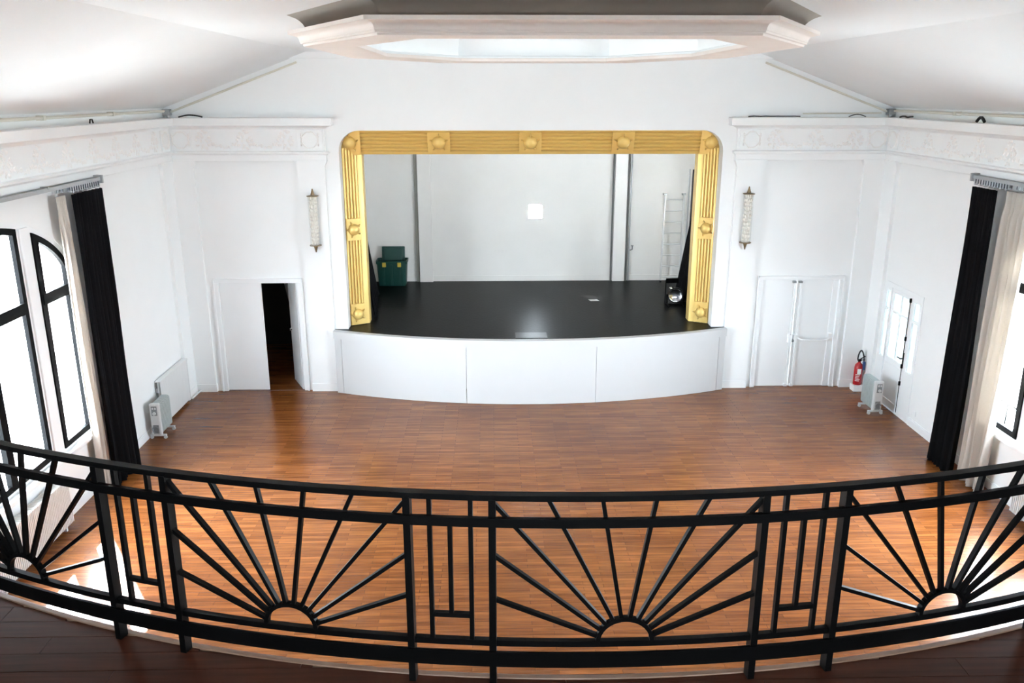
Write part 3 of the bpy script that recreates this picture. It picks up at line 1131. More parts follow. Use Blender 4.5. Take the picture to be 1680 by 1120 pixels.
# ------------------------------------------------------------------ gold proscenium frame
GF = thing('proscenium_frame', (XC, 15.4, ZS), 'gold painted reeded frame around the stage opening', 'stage frame')
gx0, gz1 = -2.345, 4.335            # inner edge
DEP0, DEP1 = 15.365, 15.535         # outer (front) and inner (back) depth of the splay


def reed_profile(width, nre, flat):
    """(offset from inner edge outwards, depth)"""
    pts = [(0.0, DEP1 + 0.22), (0.0, DEP1 - 0.004)]

    def yb(o):
        return DEP1 + (DEP0 - DEP1) * o / width
    pts.append((flat * 0.15, yb(flat * 0.15) - 0.010))
    pts.append((flat, yb(flat) - 0.010))
    step = (width - flat) / nre
    for i in range(nre):
        o0 = flat + i * step
        for q in range(0, 6):
            a = math.pi * q / 5
            o = o0 + step * (0.5 - 0.46 * math.cos(a))
            pts.append((o, yb(o) + 0.010 - 0.036 * math.sin(a)))
    pts.append((width, DEP0 + 0.01))
    pts.append((width, DEP0 + 0.08))
    return pts


gw_s, gw_t = 0.335, 0.44
ps, pt = reed_profile(gw_s, 5, 0.085), reed_profile(gw_t, 6, 0.055)


def jamb(right):
    f = mx if right else (lambda x: x)
    rows = []
    for z in (ZS + 0.002, gz1 + 0.12):
        rows.append([(f(gx0 - o), y, z if k_ < 99 else z) for k_, (o, y) in enumerate(ps)])
    # mitre the top so that the inner corner is crisp
    rows[1] = [(f(gx0 - o), y, gz1 + min(o, 0.12)) for o, y in ps]
    return MB().grid(rows)


build('jamb', jamb(False), GOLD, GF, smooth=35)
build('jamb', jamb(True), GOLD, GF, smooth=35)
rows = []
for x, sgn in ((gx0, -1), (mx(gx0), 1)):
    rows.append([(x + sgn * min(o, 0.10) if o < 0.10 else x + sgn * 0.10, y, gz1 + o) for o, y in pt])
build('header', MB().grid(rows), GOLD, GF, smooth=35)


def splay_side(f, x_c):      # depth of the side splay at offset from inner edge
    return DEP1 + (DEP0 - DEP1) * (gx0 - x_c) / gw_s


def boss_block(loc, w, h, normal, horizontal):
    """square block on the splay with a half ball held by leaf claws"""
    n = Vector(normal).normalized()
    if horizontal:
        u = Vector((1, 0, 0))
    else:
        u = Vector((0, 0, 1))
    v = n.cross(u).normalized()
    c = Vector(loc)
    mb = MB()
    vs = []
    for t in (0.0, 0.045):
        for a, b in ((-1, -1), (1, -1), (1, 1), (-1, 1)):
            vs.append(c + u * (a * w / 2) + v * (b * h / 2) + n * (t - 0.01))
    mb.add(vs, [(3, 2, 1, 0), (4, 5, 6, 7), (0, 1, 5, 4), (1, 2, 6, 5), (2, 3, 7, 6), (3, 0, 4, 7)])
    blk = build('block', mb, GOLD, GF, bevel=0.004)
    mb = MB()
    R = 0.120 if horizontal else 0.104
    rows = []
    for i in range(9):
        a = math.pi / 2 * i / 8
        rows.append([c + n * (0.03 + R * 0.85 * math.sin(a)) + (u * math.cos(t) + v * math.sin(t)) * (R * math.cos(a) + 0.0005) for t in [2 * math.pi * q / 20 for q in range(21)]])
    mb.grid(rows)
    build('boss', mb, GOLD, blk, smooth=60)
    for q in range(5):
        mb = MB()
        t = 2 * math.pi * q / 5 + math.pi / 2
        d = u * math.cos(t) + v * math.sin(t)
        s = n.cross(d)
        pts = [c + n * 0.034 + d * (R * 1.40), c + n * 0.050 + d * (R * 1.22), c + n * 0.066 + d * (R * 1.06), c + n * 0.085 + d * (R * 0.96)]
        ws = [0.003, 0.014, 0.015, 0.003]
        rows = []
        for p, ww in zip(pts, ws):
            rows.append([p - s * ww, p + n * 0.012 + d * 0.010, p + s * ww])
        mb.grid(rows)
        build('leaf_claw', mb, GOLD, blk, smooth=60, solid=0.006)
    return blk


def yt(z):
    return DEP1 + (DEP0 - DEP1) * (z - gz1) / gw_t


nt_top = (0, -gw_t, -(DEP1 - DEP0))
for x in (-0.948, 0.686, 2.349):
    boss_block((x, yt(4.56) - 0.018, 4.56), 0.40, 0.385, nt_top, True)
for right in (0, 1):
    f = mx if right else (lambda x: x)
    nn = (gw_s * 0 + (DEP1 - DEP0) * (1 if not right else -1), -gw_s, 0)
    xc = gx0 - 0.205
    for z in (3.0, 1.405):
        boss_block((f(xc), splay_side(f, xc) - 0.018, z), 0.40, 0.262, nn, False)
    # corner block
    boss_block((f(-2.545), 15.415, 4.555), 0.40, 0.44, (0.25 * (1 if not right else -1), -0.9, -0.25), True)

# ------------------------------------------------------------------ things on the stage
tr = thing('storage_trunk', (-2.30, 18.90, ZS), 'dark green plastic storage trunk with yellow latches, lid propped inside', 'trunk')
tw, td, th = 0.66, 0.42, 0.58


def trunk_shell():
    mb = MB()
    cx_, cy_ = -2.28, 18.88
    lv = [(ZS + 0.004, 0.90), (ZS + 0.02, 0.92), (ZS + th - 0.07, 1.0), (ZS + th - 0.07, 1.05), (ZS + th, 1.07), (ZS + th, 1.01), (ZS + 0.03, 0.88)]

    def ring(z, s):
        hw, hd, r = tw / 2 * s, td / 2 * s, 0.05
        pts = []
        for qx, qy, a0 in ((1, 1, 0), (-1, 1, 90), (-1, -1, 180), (1, -1, 270)):
            for i in range(4):
                a = math.radians(a0 + 30 * i)
                pts.append((cx_ + qx * (hw - r) + r * math.cos(a), cy_ + qy * (hd - r) + r * math.sin(a), z))
        pts.append(pts[0])
        return pts
    rows = [ring(z, s) for z, s in lv]
    mb.grid(rows)
    mb.add(ring(lv[0][0], lv[0][1])[:-1], [tuple(range(16))])
    mb.add(ring(lv[-1][0], lv[-1][1])[:-1], [tuple(range(16))])
    for x in (-2.46, -2.28, -2.10):
        mb.bar((x, cy_ - td / 2 * 0.94, ZS + 0.03), (x, cy_ - td / 2 * 1.0, ZS + th - 0.08), 0.05, 0.025, (0, 1, 0))
    return mb


build('tub', trunk_shell(), GREENPL, tr, smooth=35)
mb = MB()
mb.bar((-2.27, 19.03, ZS + 0.35), (-2.27, 19.11, ZS + 0.84), 0.52, 0.05, (0, -1, 0))
mb.bar((-2.27, 19.005, ZS + 0.40), (-2.27, 19.075, ZS + 0.80), 0.42, 0.03, (0, -1, 0))
build('lid', mb, GREENPL, tr, bevel=0.02)
for x in (-2.44, -2.10):
    mb = MB().box(x - 0.04, x + 0.04, 18.88 - td / 2 * 1.07 - 0.022, 18.88 - td / 2 * 1.0 + 0.005, ZS + th - 0.13, ZS + th - 0.03)
    build('latch', mb, YELLOWPL, tr, bevel=0.006)

# ladder leaning on the back wall
ld = thing('ladder', (4.13, 19.1, ZS), 'slim white metal ladder leaning on the stage back wall', 'ladder')
lt, lbm = (3.93, 4.36, 19.16, 3.20), (3.87, 4.31, 18.98, ZS)
for i in (0, 1):
    build('rail', MB().bar((lbm[i], lbm[2], ZS + 0.002), (lt[i], lt[2], lt[3]), 0.035, 0.05, (0, 1, 0)), LADM, ld)
for q in range(8):
    t = 0.06 + 0.125 * q
    a = [lbm[i] + (lt[i] - lbm[i]) * t for i in (0, 1)]
    y = lbm[2] + (lt[2] - lbm[2]) * t
    z = ZS + (lt[3] - ZS) * t
    build('rung', MB().tube([(a[0], y, z), (a[1], y, z)], 0.013, 8), LADM, ld, smooth=40)
for i, x in ((0, lt[0]), (1, lt[1])):
    build('end_hook', MB().box(x - 0.05, x + 0.03, 19.11, 19.21, 3.17, 3.21), GREYMET, ld, bevel=0.004)
for x in (lbm[0], lbm[1]):
    build('foot', MB().box(x - 0.02, x + 0.02, 18.94, 19.02, ZS + 0.001, ZS + 0.05), RUBBER, ld, bevel=0.004)


def drape(rows_fn, nu, nv, label, name='stage_drape', m=BLKCLOTH, th_=0.01):
    rows = [[rows_fn(i / nu, j / nv) for i in range(nu + 1)] for j in range(nv + 1)]
    o = build(name, MB().grid(rows), m, None, smooth=80, solid=th_)
    return tag(o, label, 'curtain')


def dr_r(u, v):     # u along depth, v upwards
    h = ZS + 0.01 + v * 2.12
    y0 = 15.95
    y1 = 18.25 - 1.25 * v ** 0.9
    y = y0 + (y1 - y0) * u
    return (4.13 - 0.09 * (1 - v) + 0.05 * math.sin(u * 34 + v * 2) * (1 - 0.4 * v), y, h)


def dr_l(u, v):
    h = ZS + 0.01 + v * 1.9
    y0 = 15.85
    y1 = 18.0 - 1.0 * v
    y = y0 + (y1 - y0) * u
    return (-2.54 + 0.25 * (1 - v) * (1 - 0.5 * u) - 0.10 * u + 0.03 * math.sin(u * 30 + v * 2), y, h)


drape(dr_r, 60, 16, 'black wing drape hanging behind the spotlight')
drape(dr_l, 60, 16, 'black wing drape hanging in front of the green trunk')
mb = MB().bar((4.215, 17.75, ZS + 0.01), (4.22, 17.72, 3.86), 0.05, 0.14, (0, 1, 0))
tag(build('leaning_board', mb, BLKMET), 'narrow black board standing upright behind the stage drape', 'board')
mb = MB().tube([(4.165, 17.93, ZS + 0.002), (4.165, 17.90, 3.86)], 0.016, 8)
tag(build('steel_pole', mb, GREYMET, None, smooth=40), 'grey steel pole standing beside the black board on stage', 'pole')
mb = MB().bar((-2.80, 18.25, ZS + 0.01), (-2.77, 18.2, 3.42), 0.05, 0.12, (0, 1, 0))
tag(build('leaning_board', mb, BROWNPAN), 'narrow brown board standing behind the drape near the green trunk', 'board')

# spotlight on a floor stand
sp = thing('stage_spotlight', (3.73, 16.75, ZS), 'black stage spotlight with a chrome lens on a floor bracket', 'spotlight')
dirv = Vector((-0.25, -1.0, 0.05)).normalized()
cs = Vector((3.76, 16.80, ZS + 0.22))


def disc_stack(prof, n=24):
    u = dirv.cross(Vector((0, 0, 1))).normalized()
    w = u.cross(dirv)
    rows = []
    for r, h in prof:
        rows.append([cs + dirv * h + (u * math.cos(2 * math.pi * q / n) + w * math.sin(2 * math.pi * q / n)) * r for q in range(n + 1)])
    return MB().grid(rows)


can = build('can', disc_stack([(0.001, -0.28), (0.08, -0.27), (0.10, -0.18), (0.15, -0.05), (0.155, 0.10), (0.145, 0.10), (0.14, 0.02)]), BLKMET, sp, smooth=40)
prof = [(0.0005, 0.045)]
for i in range(1, 9):
    prof.append((0.14 * i / 8, 0.045 + 0.03 * (i / 8) ** 2 + (0.006 if i % 2 else 0.0)))
build('lens', disc_stack(prof), CHROME, can, smooth=60)
build('rear_cap', MB().blob((3.66, 16.78, ZS + 0.36), (0.05, 0.05, 0.035), 10, 6), CHROME, sp, smooth=60)
mb = MB()
for s in (-1, 1):
    mb.bar((3.76 + s * 0.17, 16.80 - s * 0.04, ZS + 0.22), (3.76 + s * 0.16, 16.80 - s * 0.04, ZS + 0.03), 0.03, 0.008, (0, 1, 0))
    mb.bar((3.76 + s * 0.16, 16.60, ZS + 0.014), (3.76 + s * 0.16, 17.0, ZS + 0.014), 0.03, 0.02)
mb.bar((3.60, 16.8, ZS + 0.02), (3.92, 16.8, ZS + 0.02), 0.03, 0.02)
build('yoke', mb, BLKMET, sp)
mb = MB().tube([(3.58, 16.95, ZS + 0.01), (3.58, 16.95, ZS + 0.50)], 0.012, 8).bar((3.58, 16.95, ZS + 0.48), (3.85, 16.98, ZS + 0.48), 0.02, 0.10)
build('rear_bracket', mb, BLKMET, sp)


# ------------------------------------------------------------------ wall lamps
def make_sconce():
    s = thing('wall_lamp', (0, 0, 0), '', 'lamp', 'glass wall lamps on the pilasters', local=True)
    build('back_plate', MB().box(-0.05, 0.05, 0.07, 0.085, -0.42, 0.42), GLOSSW, s)
    build('glass_tube', MB().lathe([(0.09, -0.43), (0.09, 0.43)], (0, 0, 0), 24), LAMPGLASS, s, smooth=60)
    mb = MB()
    for j in range(12):
        for i in range(8):
            a = 2 * math.pi * (i + 0.5 * (j % 2)) / 8
            mb.blob((0.052 * math.cos(a), 0.052 * math.sin(a), -0.395 + 0.072 * j), (0.024, 0.024, 0.036), 6, 4)
    mb.lathe([(0.045, -0.43), (0.045, 0.43)], (0, 0, 0), 12)
    build('crystal_core', mb, OPAL, s, smooth=60)
    for sg, nm in ((1, 'cap'), (-1, 'cap')):
        c = build(nm, MB().lathe([(0.0005, sg * 0.43), (0.105, sg * 0.43), (0.105, sg * 0.442), (0.05, sg * 0.452), (0.03, sg * 0.455)], (0, 0, 0), 24), BRASS, s, smooth=40)
        fb = MB().lathe([(0.034, sg * 0.450), (0.036, sg * 0.462), (0.024, sg * 0.50), (0.012, sg * 0.545), (0.014, sg * 0.555), (0.0005, sg * 0.565)], (0, 0, 0), 16)
        fo = build('finial', fb, BRASS, None, smooth=40)
        fo.parent = c
    return s


s0 = make_sconce()
s0.location = (-3.155, D - PIL - 0.09, 3.225)
s0['label'] = 'tubular glass wall lamp with brass tips, on the pilaster nearer the open dark doorway'
dup(s0, (mx(-3.155), D - PIL - 0.09, 3.245), label='tubular glass wall lamp with brass tips, on the pilaster nearer the closed double doors')


# ================================================================== CURTAINS
def curtain(name, x_c, y0t, y1t, y0b, y1b, z_t, m, label, folds, amp, right, flare=0.0, seed=1, gather=False, cat='curtain'):
    f = mx if right else (lambda x: x)
    rnd = random.Random(seed)
    ph = [rnd.uniform(0, 6.28) for _ in range(4)]
    nu, nv = folds * 8, 24
    rows = []
    for j in range(nv + 1):
        v = j / nv                      # 0 top, 1 bottom
        row = []
        for i in range(nu + 1):
            u = i / nu
            e = v ** 1.3
            y = (y0t + (y0b - y0t) * e) + ((y1t - y0t) + ((y1b - y0b) - (y1t - y0t)) * e) * u
            a = amp * (0.55 + 0.45 * v)
            xx = x_c + flare * v * v + a * math.sin(2 * math.pi * folds * u + ph[0] + 0.9 * math.sin(2.2 * v + ph[1])) + 0.35 * a * math.sin(2 * math.pi * folds * 0.43 * u + ph[2] + 1.5 * v)
            if gather and v < 0.06:
                xx = x_c + 0.5 * (xx - x_c)
            row.append((f(xx), y + 0.012 * math.sin(9 * v + ph[3] + 5 * u), z_t + (0.012 - z_t) * v))
        rows.append(row)
    o = build(name, MB().grid(rows), m, None, smooth=80, solid=0.006)
    return tag(o, label, cat)


for right in (0, 1):
    f = mx if right else (lambda x: x)
    where = 'near the glazed door' if right else 'near the panel radiator'
    # track
    t = thing('curtain_track', (f(XL + 0.1), 9.1, 4.2), 'grey metal curtain track over the arched window ' + where, 'curtain track')
    build('track', MB().box(*sorted((f(-5.555), f(-5.53))), 5.9, 12.15, 4.225, 4.275), GREYMET, t)
    build('track', MB().box(*sorted((f(-5.49), f(-5.465))), 5.9, 12.05, 4.225, 4.275), GREYMET, t)
    build('wall_bracket', MB().box(*sorted((f(XL), f(-5.44))), 12.02, 12.06, 4.19, 4.30), GREYMET, t)
    build('end_plate', MB().box(*sorted((f(XL), f(-5.55))), 12.10, 12.16, 4.17, 4.30), OILEND, t)
    for y in (10.6, 9.1, 7.4):
        build('wall_bracket', MB().box(*sorted((f(XL), f(-5.46))), y - 0.02, y + 0.02, 4.255, 4.29), GREYMET, t)
    for q in range(14):
        y = 11.14 + 0.063 * q
        build('runner', MB().box(*sorted((f(-5.505), f(-5.46))), y - 0.010, y + 0.016, 4.165 - 0.02 * (q % 2), 4.232), CHROME, t)
    for q in range(4):
        y = 10.86 + 0.07 * q
        build('runner', MB().box(*sorted((f(-5.565), f(-5.53))), y - 0.008, y + 0.012, 4.17, 4.232), CHROME, t)
    if not right:
        curtain('black_curtain', -5.44, 11.10, 11.98, 11.06, 11.86, 4.135, BLKCLOTH, 'floor length black curtain drawn back beside the panel radiator window', 8, 0.05, False, 0.05, 2)
        curtain('cream_curtain', -5.50, 10.83, 11.05, 10.88, 11.16, 4.135, CREAMCLOTH, 'narrow cream curtain lining behind the black curtain near the panel radiator', 5, 0.04, False, 0.0, 5, True)
    else:
        curtain('black_curtain', -5.385, 11.26, 11.83, 11.14, 11.78, 4.135, BLKCLOTH, 'floor length black curtain drawn back between the glazed door and its window', 8, 0.05, True, 0.09, 8)
        curtain('cream_curtain', -5.53, 10.68, 11.27, 10.60, 11.10, 4.135, CREAMCLOTH, 'loose cream curtain lining hanging in folds beside the glazed door side window', 5, 0.075, True, 0.10, 9, True)


# ================================================================== HEATERS
def make_oil_radiator():
    r = thing('oil_radiator', (0, 0, 0), '', 'heater', 'portable oil heaters', local=True)
    # length runs along +Y, control end at y = 0
    n = 10
    for i in range(n):
        y = 0.10 + 0.042 * i
        pts = []
        hw, z0, z1, rad = 0.075, 0.085, 0.61, 0.045
        for qx, qz, a0 in ((1, 1, 0), (-1, 1, 90), (-1, -1, 180), (1, -1, 270)):
            for s in range(4):
                a = math.radians(a0 + 30 * s)
                pts.append((qx * (hw - rad) + rad * math.cos(a), (z1 - rad if qz > 0 else z0 + rad) + rad * math.sin(a)))
        build('fin', MB().plate(pts, [], lambda u, v, t, y=y: (u, y + t, v), -0.0095, 0.0095), OILRAD, r, bevel=0.005)
    for z in (0.14, 0.56):
        build('header_tube', MB().tube([(0, 0.06, z), (0, 0.485, z)], 0.03, 10), OILRAD, r, smooth=40)
    body = build('control_box', MB().box(-0.08, 0.08, 0.0, 0.075, 0.075, 0.62), OILEND, r, bevel=0.02)
    panel = build('control_panel', MB().box(-0.045, 0.045, -0.006, 0.004, 0.42, 0.58), OILDARK, None, bevel=0.004)
    panel.parent = body
    for z, rr_ in ((0.46, 0.026),):
        k1 = build('dial', MB().lathe([(0.0005, -0.028), (rr_, -0.026), (rr_, 0.0)], (0, 0, z), 16, 'Y'), OILEND, None, smooth=40)
        k1.parent = body
    for sx in (-0.02, 0.02):
        k1 = build('switch', MB().box(sx - 0.012, sx + 0.012, -0.013, 0.0, 0.53, 0.56), OILEND, None, bevel=0.003)
        k1.parent = body
    k1 = build('grille', MB().box(-0.045, 0.045, -0.004, 0.004, 0.11, 0.26), OILDARK, None, bevel=0.004)
    k1.parent = body
    k1 = build('cord_wrap', MB().tube([(0.05 * math.cos(a), -0.022, 0.185 + 0.055 * math.sin(a)) for a in [2 * math.pi * q / 20 for q in range(19)]], 0.009, 6), OILDARK, None, smooth=60)
    k1.parent = body
    for y in (0.06, 0.43):
        ft = build('foot', MB().box(-0.13, 0.13, y - 0.022, y + 0.022, 0.05, 0.078), OILEND, r, bevel=0.006)
        for sx in (-1, 1):
            w = build('castor', MB().lathe([(0.0005, -0.012), (0.027, -0.012), (0.027, 0.012), (0.0005, 0.012)], (sx * 0.11, y, 0.0275), 14, 'Y'), OILEND, None, smooth=40)
            w.parent = ft
    return r


o0 = make_oil_radiator()
o0.location = (-5.45, 12.76, 0)
o0['label'] = 'pale grey portable oil heater standing in front of the flat white panel radiator'
dup(o0, (6.67, 13.56, 0), rz=0.02, label='pale grey portable oil heater standing between the fire extinguisher and the glazed door')

pr_ = thing('panel_radiator', (XL + 0.08, 14.0, 0), 'flat white panel radiator on the side wall behind the oil heater', 'radiator')
build('panel', MB().box(XL + 0.075, XL + 0.105, 13.30, 14.58, 0.05, 0.80), RADW, pr_, bevel=0.008)
build('top_grille', MB().box(XL + 0.02, XL + 0.112, 13.295, 14.59, 0.795, 0.815), RADW, pr_, bevel=0.004)
for y in (13.312, 14.56):
    build('side_cap', MB().box(XL + 0.055, XL + 0.11, y - 0.012, y + 0.012, 0.05, 0.80), RADW, pr_, bevel=0.004)
build('bracket', MB().box(XL, XL + 0.08, 13.34, 13.38, 0.60, 0.68), GREYMET, pr_)
build('bracket', MB().box(XL, XL + 0.08, 14.46, 14.50, 0.60, 0.68), GREYMET, pr_)
build('vent_plug', MB().tube([(XL + 0.09, 14.58, 0.78), (XL + 0.09, 14.63, 0.78)], 0.012, 8), RADW, pr_, smooth=40)
build('floor_pipe', MB().tube([(XL + 0.11, 14.56, 0.06), (XL + 0.12, 14.60, 0.035), (XL + 0.13, 14.99, 0.035), (XL + 0.16, 15.02, 0.035)], 0.014, 8), RADW, pr_, smooth=40)

for right in (0, 1):
    f = mx if right else (lambda x: x)
    where = 'glazed door side' if right else 'panel radiator side'
    c = thing('column_radiator', (f(XL + 0.1), 9.1, 0), 'ribbed white radiator under the arched window on the ' + where, 'radiator')
    mb = MB()
    y = 8.22
    while y < 9.98:
        mb.box(*sorted((f(XL + 0.04), f(XL + 0.17))), y - 0.012, y + 0.012, 0.07, 0.66)
        y += 0.036
    build('rib_bank', mb, RADW, c)
    mb = MB().box(*sorted((f(XL + 0.07), f(XL + 0.14))), 8.2, 10.0, 0.10, 0.16).box(*sorted((f(XL + 0.07), f(XL + 0.14))), 8.2, 10.0, 0.56, 0.62)
    build('header_tube', mb, RADW, c)
    for y in (8.4, 9.8):
        build('foot', MB().box(*sorted((f(XL + 0.06), f(XL + 0.15))), y - 0.015, y + 0.015, 0.0, 0.10), RADW, c)

# ------------------------------------------------------------------ fire extinguisher
fx, fy = 6.86, 14.86
fe = thing('fire_extinguisher', (fx, fy, 0), 'red fire extinguisher with a black hose in the corner behind the oil heater', 'fire extinguisher')
b0 = 0.125
tag(build('extinguisher_stand', MB().box(fx - 0.09, fx + 0.09, fy - 0.09, fy + 0.09, 0.0, 0.12), GLOSSW, None, bevel=0.006), 'low white block under the red fire extinguisher', 'stand')
cyl = build('cylinder', MB().lathe([(0.0005, b0), (0.074, b0), (0.078, b0 + 0.02), (0.078, b0 + 0.33), (0.066, b0 + 0.385), (0.035, b0 + 0.42), (0.024, b0 + 0.43), (0.024, b0 + 0.46), (0.0005, b0 + 0.46)], (fx, fy, 0), 24), RED, fe, smooth=40)
build('label', MB().lathe([(0.0795, b0 + 0.22), (0.0795, b0 + 0.32)], (fx, fy, 0), 8, 'Z', math.radians(235), math.radians(285)), LABEL_SUNSPOT, cyl, smooth=60)
mb = MB()
for q in range(5):
    z = b0 + 0.20 - 0.03 * q
    a0 = math.radians(215)
    mb.lathe([(0.0795, z), (0.0795, z + 0.012)], (fx, fy, 0), 6, 'Z', a0, a0 + math.radians(60 - 8 * (q % 3)))
build('instruction_lines', mb, LABEL_SUNSPOT, cyl, smooth=60)
build('safety_tag', MB().box(fx + 0.045, fx + 0.085, fy - 0.08, fy - 0.03, b0 + 0.30, b0 + 0.46), BLUELAB, fe, bevel=0.006)
mb = MB().box(fx - 0.03, fx + 0.03, fy - 0.02, fy + 0.02, b0 + 0.455, b0 + 0.49).bar((fx, fy, b0 + 0.48), (fx + 0.10, fy, b0 + 0.55), 0.02, 0.012).bar((fx, fy, b0 + 0.47), (fx + 0.10, fy, b0 + 0.48), 0.02, 0.012)
build('valve', mb, BLKMET, fe)
hp = []
for i in range(17):
    a = math.pi * i / 16
    hp.append((fx + 0.005 - 0.055 * math.cos(a) * (1.0 if i < 9 else 1.25), fy - 0.03, b0 + 0.50 + 0.17 * math.sin(a) - (0.10 * (i - 8) / 8 if i > 8 else 0)))
build('hose', MB().tube([(fx - 0.02, fy - 0.02, b0 + 0.45)] + hp, 0.013, 8), RUBBER, fe, smooth=60)

# ------------------------------------------------------------------ dark store room behind the open leaf
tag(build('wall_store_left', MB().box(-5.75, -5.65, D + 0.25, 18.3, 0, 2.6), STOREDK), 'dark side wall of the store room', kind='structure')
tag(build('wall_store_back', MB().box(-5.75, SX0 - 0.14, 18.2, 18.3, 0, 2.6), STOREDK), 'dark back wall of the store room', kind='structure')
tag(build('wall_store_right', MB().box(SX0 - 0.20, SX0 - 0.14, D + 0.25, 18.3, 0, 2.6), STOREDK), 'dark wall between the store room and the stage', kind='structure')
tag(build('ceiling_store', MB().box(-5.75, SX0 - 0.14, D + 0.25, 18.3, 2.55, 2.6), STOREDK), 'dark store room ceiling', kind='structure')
for i, (x, l) in enumerate(((-4.25, 'grey pole leaning in the dark store room, first from the open leaf'), (-4.36, 'grey pole leaning in the dark store room, second from the open leaf'))):
    tag(build('leaning_pole', MB().tube([(x + 0.45, 16.9, 0.02), (x - 0.2, 17.6, 2.3)], 0.03, 8), GREYMET, None, smooth=40), l, 'pole')
mb = MB()
rb = random.Random(4)
nu, nv = 16, 9
rows = []
for j in range(nv + 1):
    t = math.pi / 2 * j / nv
    row = []
    for i in range(nu):
        a = 2 * math.pi * i / nu
        r = 1 + rb.uniform(-0.12, 0.12)
        row.append((-3.86 + 0.17 * r * math.cos(t) * math.cos(a), 16.55 + 0.17 * r * math.cos(t) * math.sin(a), 0.004 + 0.26 * r * math.sin(t) * (1 if j else 0)))
    row.append(row[0])
    rows.append(row)
tag(build('plastic_bag', MB().grid(rows), BAG, None, smooth=30), 'crumpled grey plastic bag on the dark store room floor', 'bag')

# ================================================================== BALCONY
BCX, BCY, BR = 0.51, 10.70, 7.36


def arc(s, r=BR):
    a = s / BR
    return (BCX + r * math.sin(a), BCY - r * math.cos(a))


def curve_y(x, r):
    return BCY - math.sqrt(max(0.01, r * r - (x - BCX) ** 2))


nE = 60
xs = [XL + (XR - XL) * i / nE for i in range(nE + 1)]
R_EDGE = 7.310
edge = [(x, curve_y(x, R_EDGE)) for x in xs]
bal = tag(build('balcony_floor', MB().plate([(XL, YB), (XR, YB)] + list(reversed(edge)), [], lambda u, v, t: (u, v, t), ZB - 0.32, ZB - 0.025), WHITE), 'balcony deck of dark red floorboards behind the railing', kind='structure')
# boards, each a piece of its own, in rows across the balcony
rb = random.Random(11)
bw = 0.135
row = 0
y = 2.0
while y < 6.8:
    y1 = y + bw
    x = XL + 0.01 - rb.uniform(0, 1.5)
    while x < XR - 0.01:
        x1 = x + rb.uniform(1.3, 2.4)
        a, b = max(x, XL + 0.005), min(x1, XR - 0.005)
        if b - a > 0.05:
            # spans of [a, b] where the deck reaches this row
            n = 70
            pts = [(a + (b - a) * i / n) for i in range(n + 1)]
            cur = []
            runs = []
            for p in pts:
                lim = curve_y(p, R_EDGE + 0.026)
                if lim > y + 0.01:
                    cur.append((p, min(y1 - 0.003, lim)))
                else:
                    if len(cur) > 1:
                        runs.append(cur)
                    cur = []
            if len(cur) > 1:
                runs.append(cur)
            for c in runs:
                poly = [(c[0][0] + 0.0015, y), (c[-1][0] - 0.0015, y)] + [(max(min(q[0], c[-1][0] - 0.0015), c[0][0] + 0.0015), q[1]) for q in reversed(c)]
                dz = rb.uniform(-0.0015, 0.0)
                vs_b = MB().plate(poly, [], lambda u, v, t: (u, v, t), ZB - 0.025, ZB + dz)
                build('floorboard', vs_b, BOARD, bal)
        x = x1
    y = y1
build('rear_deck', MB().box(XL, XR, YB, 1.998, ZB - 0.025, ZB), BOARD, bal)
# pale nosing along the edge
rows_o = [(x, curve_y(x, R_EDGE - 0.005)) for x in xs]
rows_i = [(x, curve_y(x, R_EDGE + 0.026)) for x in reversed(xs)]
build('nosing', MB().plate(rows_o + rows_i, [], lambda u, v, t: (u, v, t), ZB - 0.06, ZB + 0.006), LIPWOOD, bal, bevel=0.008)

rail = thing('balcony_railing', (BCX, 3.34, ZB), 'black steel balcony railing with sunburst panels', 'railing')
wide = [(-3.66, -2.466), (-2.08, -0.901), (-0.52, 0.70), (1.09, 2.29), (2.68, 3.88), (4.27, 5.47), (-5.24, -4.05)]
narrow = [(-4.05, -3.66), (-2.466, -2.08), (-0.901, -0.52), (0.70, 1.09), (2.29, 2.68), (3.88, 4.27)]
allposts = sorted(set([p for w_ in wide + narrow for p in w_]))
s_min, s_max = -6.6, 6.9


def arc_bar(s0, s1, z0, z1, w, n, off=0.0):
    o = [(*arc(s0 + (s1 - s0) * i / n, BR - w / 2 + off),) for i in range(n + 1)]
    i_ = [(*arc(s1 + (s0 - s1) * i / n, BR + w / 2 + off),) for i in range(n + 1)]
    return MB().plate(o + i_, [], lambda u, v, t: (u, v, t), z0, z1)


build('handrail', arc_bar(s_min, s_max, 3.684, 3.712, 0.045, 90), BLKMET, rail, bevel=0.003)
build('upper_rail', arc_bar(s_min, s_max, 3.562, 3.606, 0.022, 90, 0.024), BLKMET, rail)
build('lower_rail', arc_bar(s_min, s_max, 2.938, 2.968, 0.028, 90), BLKMET, rail)
build('kick_rail', arc_bar(s_min, s_max, 2.838, 2.916, 0.014, 90, 0.024), BLKMET, rail)


def radial_box(s, w, d, z0, z1):
    a = s / BR
    t = Vector((math.cos(a), math.sin(a), 0))
    n = Vector((-math.sin(a), math.cos(a), 0)) * -1
    c = Vector((*arc(s), 0))
    vs = []
    for z in (z0, z1):
        for i, j in ((-1, -1), (1, -1), (1, 1), (-1, 1)):
            vs.append(c + t * (i * w / 2) + n * (j * d / 2) + Vector((0, 0, z)))
    return MB().add(vs, [(3, 2, 1, 0), (4, 5, 6, 7), (0, 1, 5, 4), (1, 2, 6, 5), (2, 3, 7, 6), (3, 0, 4, 7)])


for s in allposts:
    build('post', radial_box(s, 0.032, 0.050, ZB + 0.001, 3.69), BLKMET, rail)


def arc3(s, z):
    return (*arc(s), z)


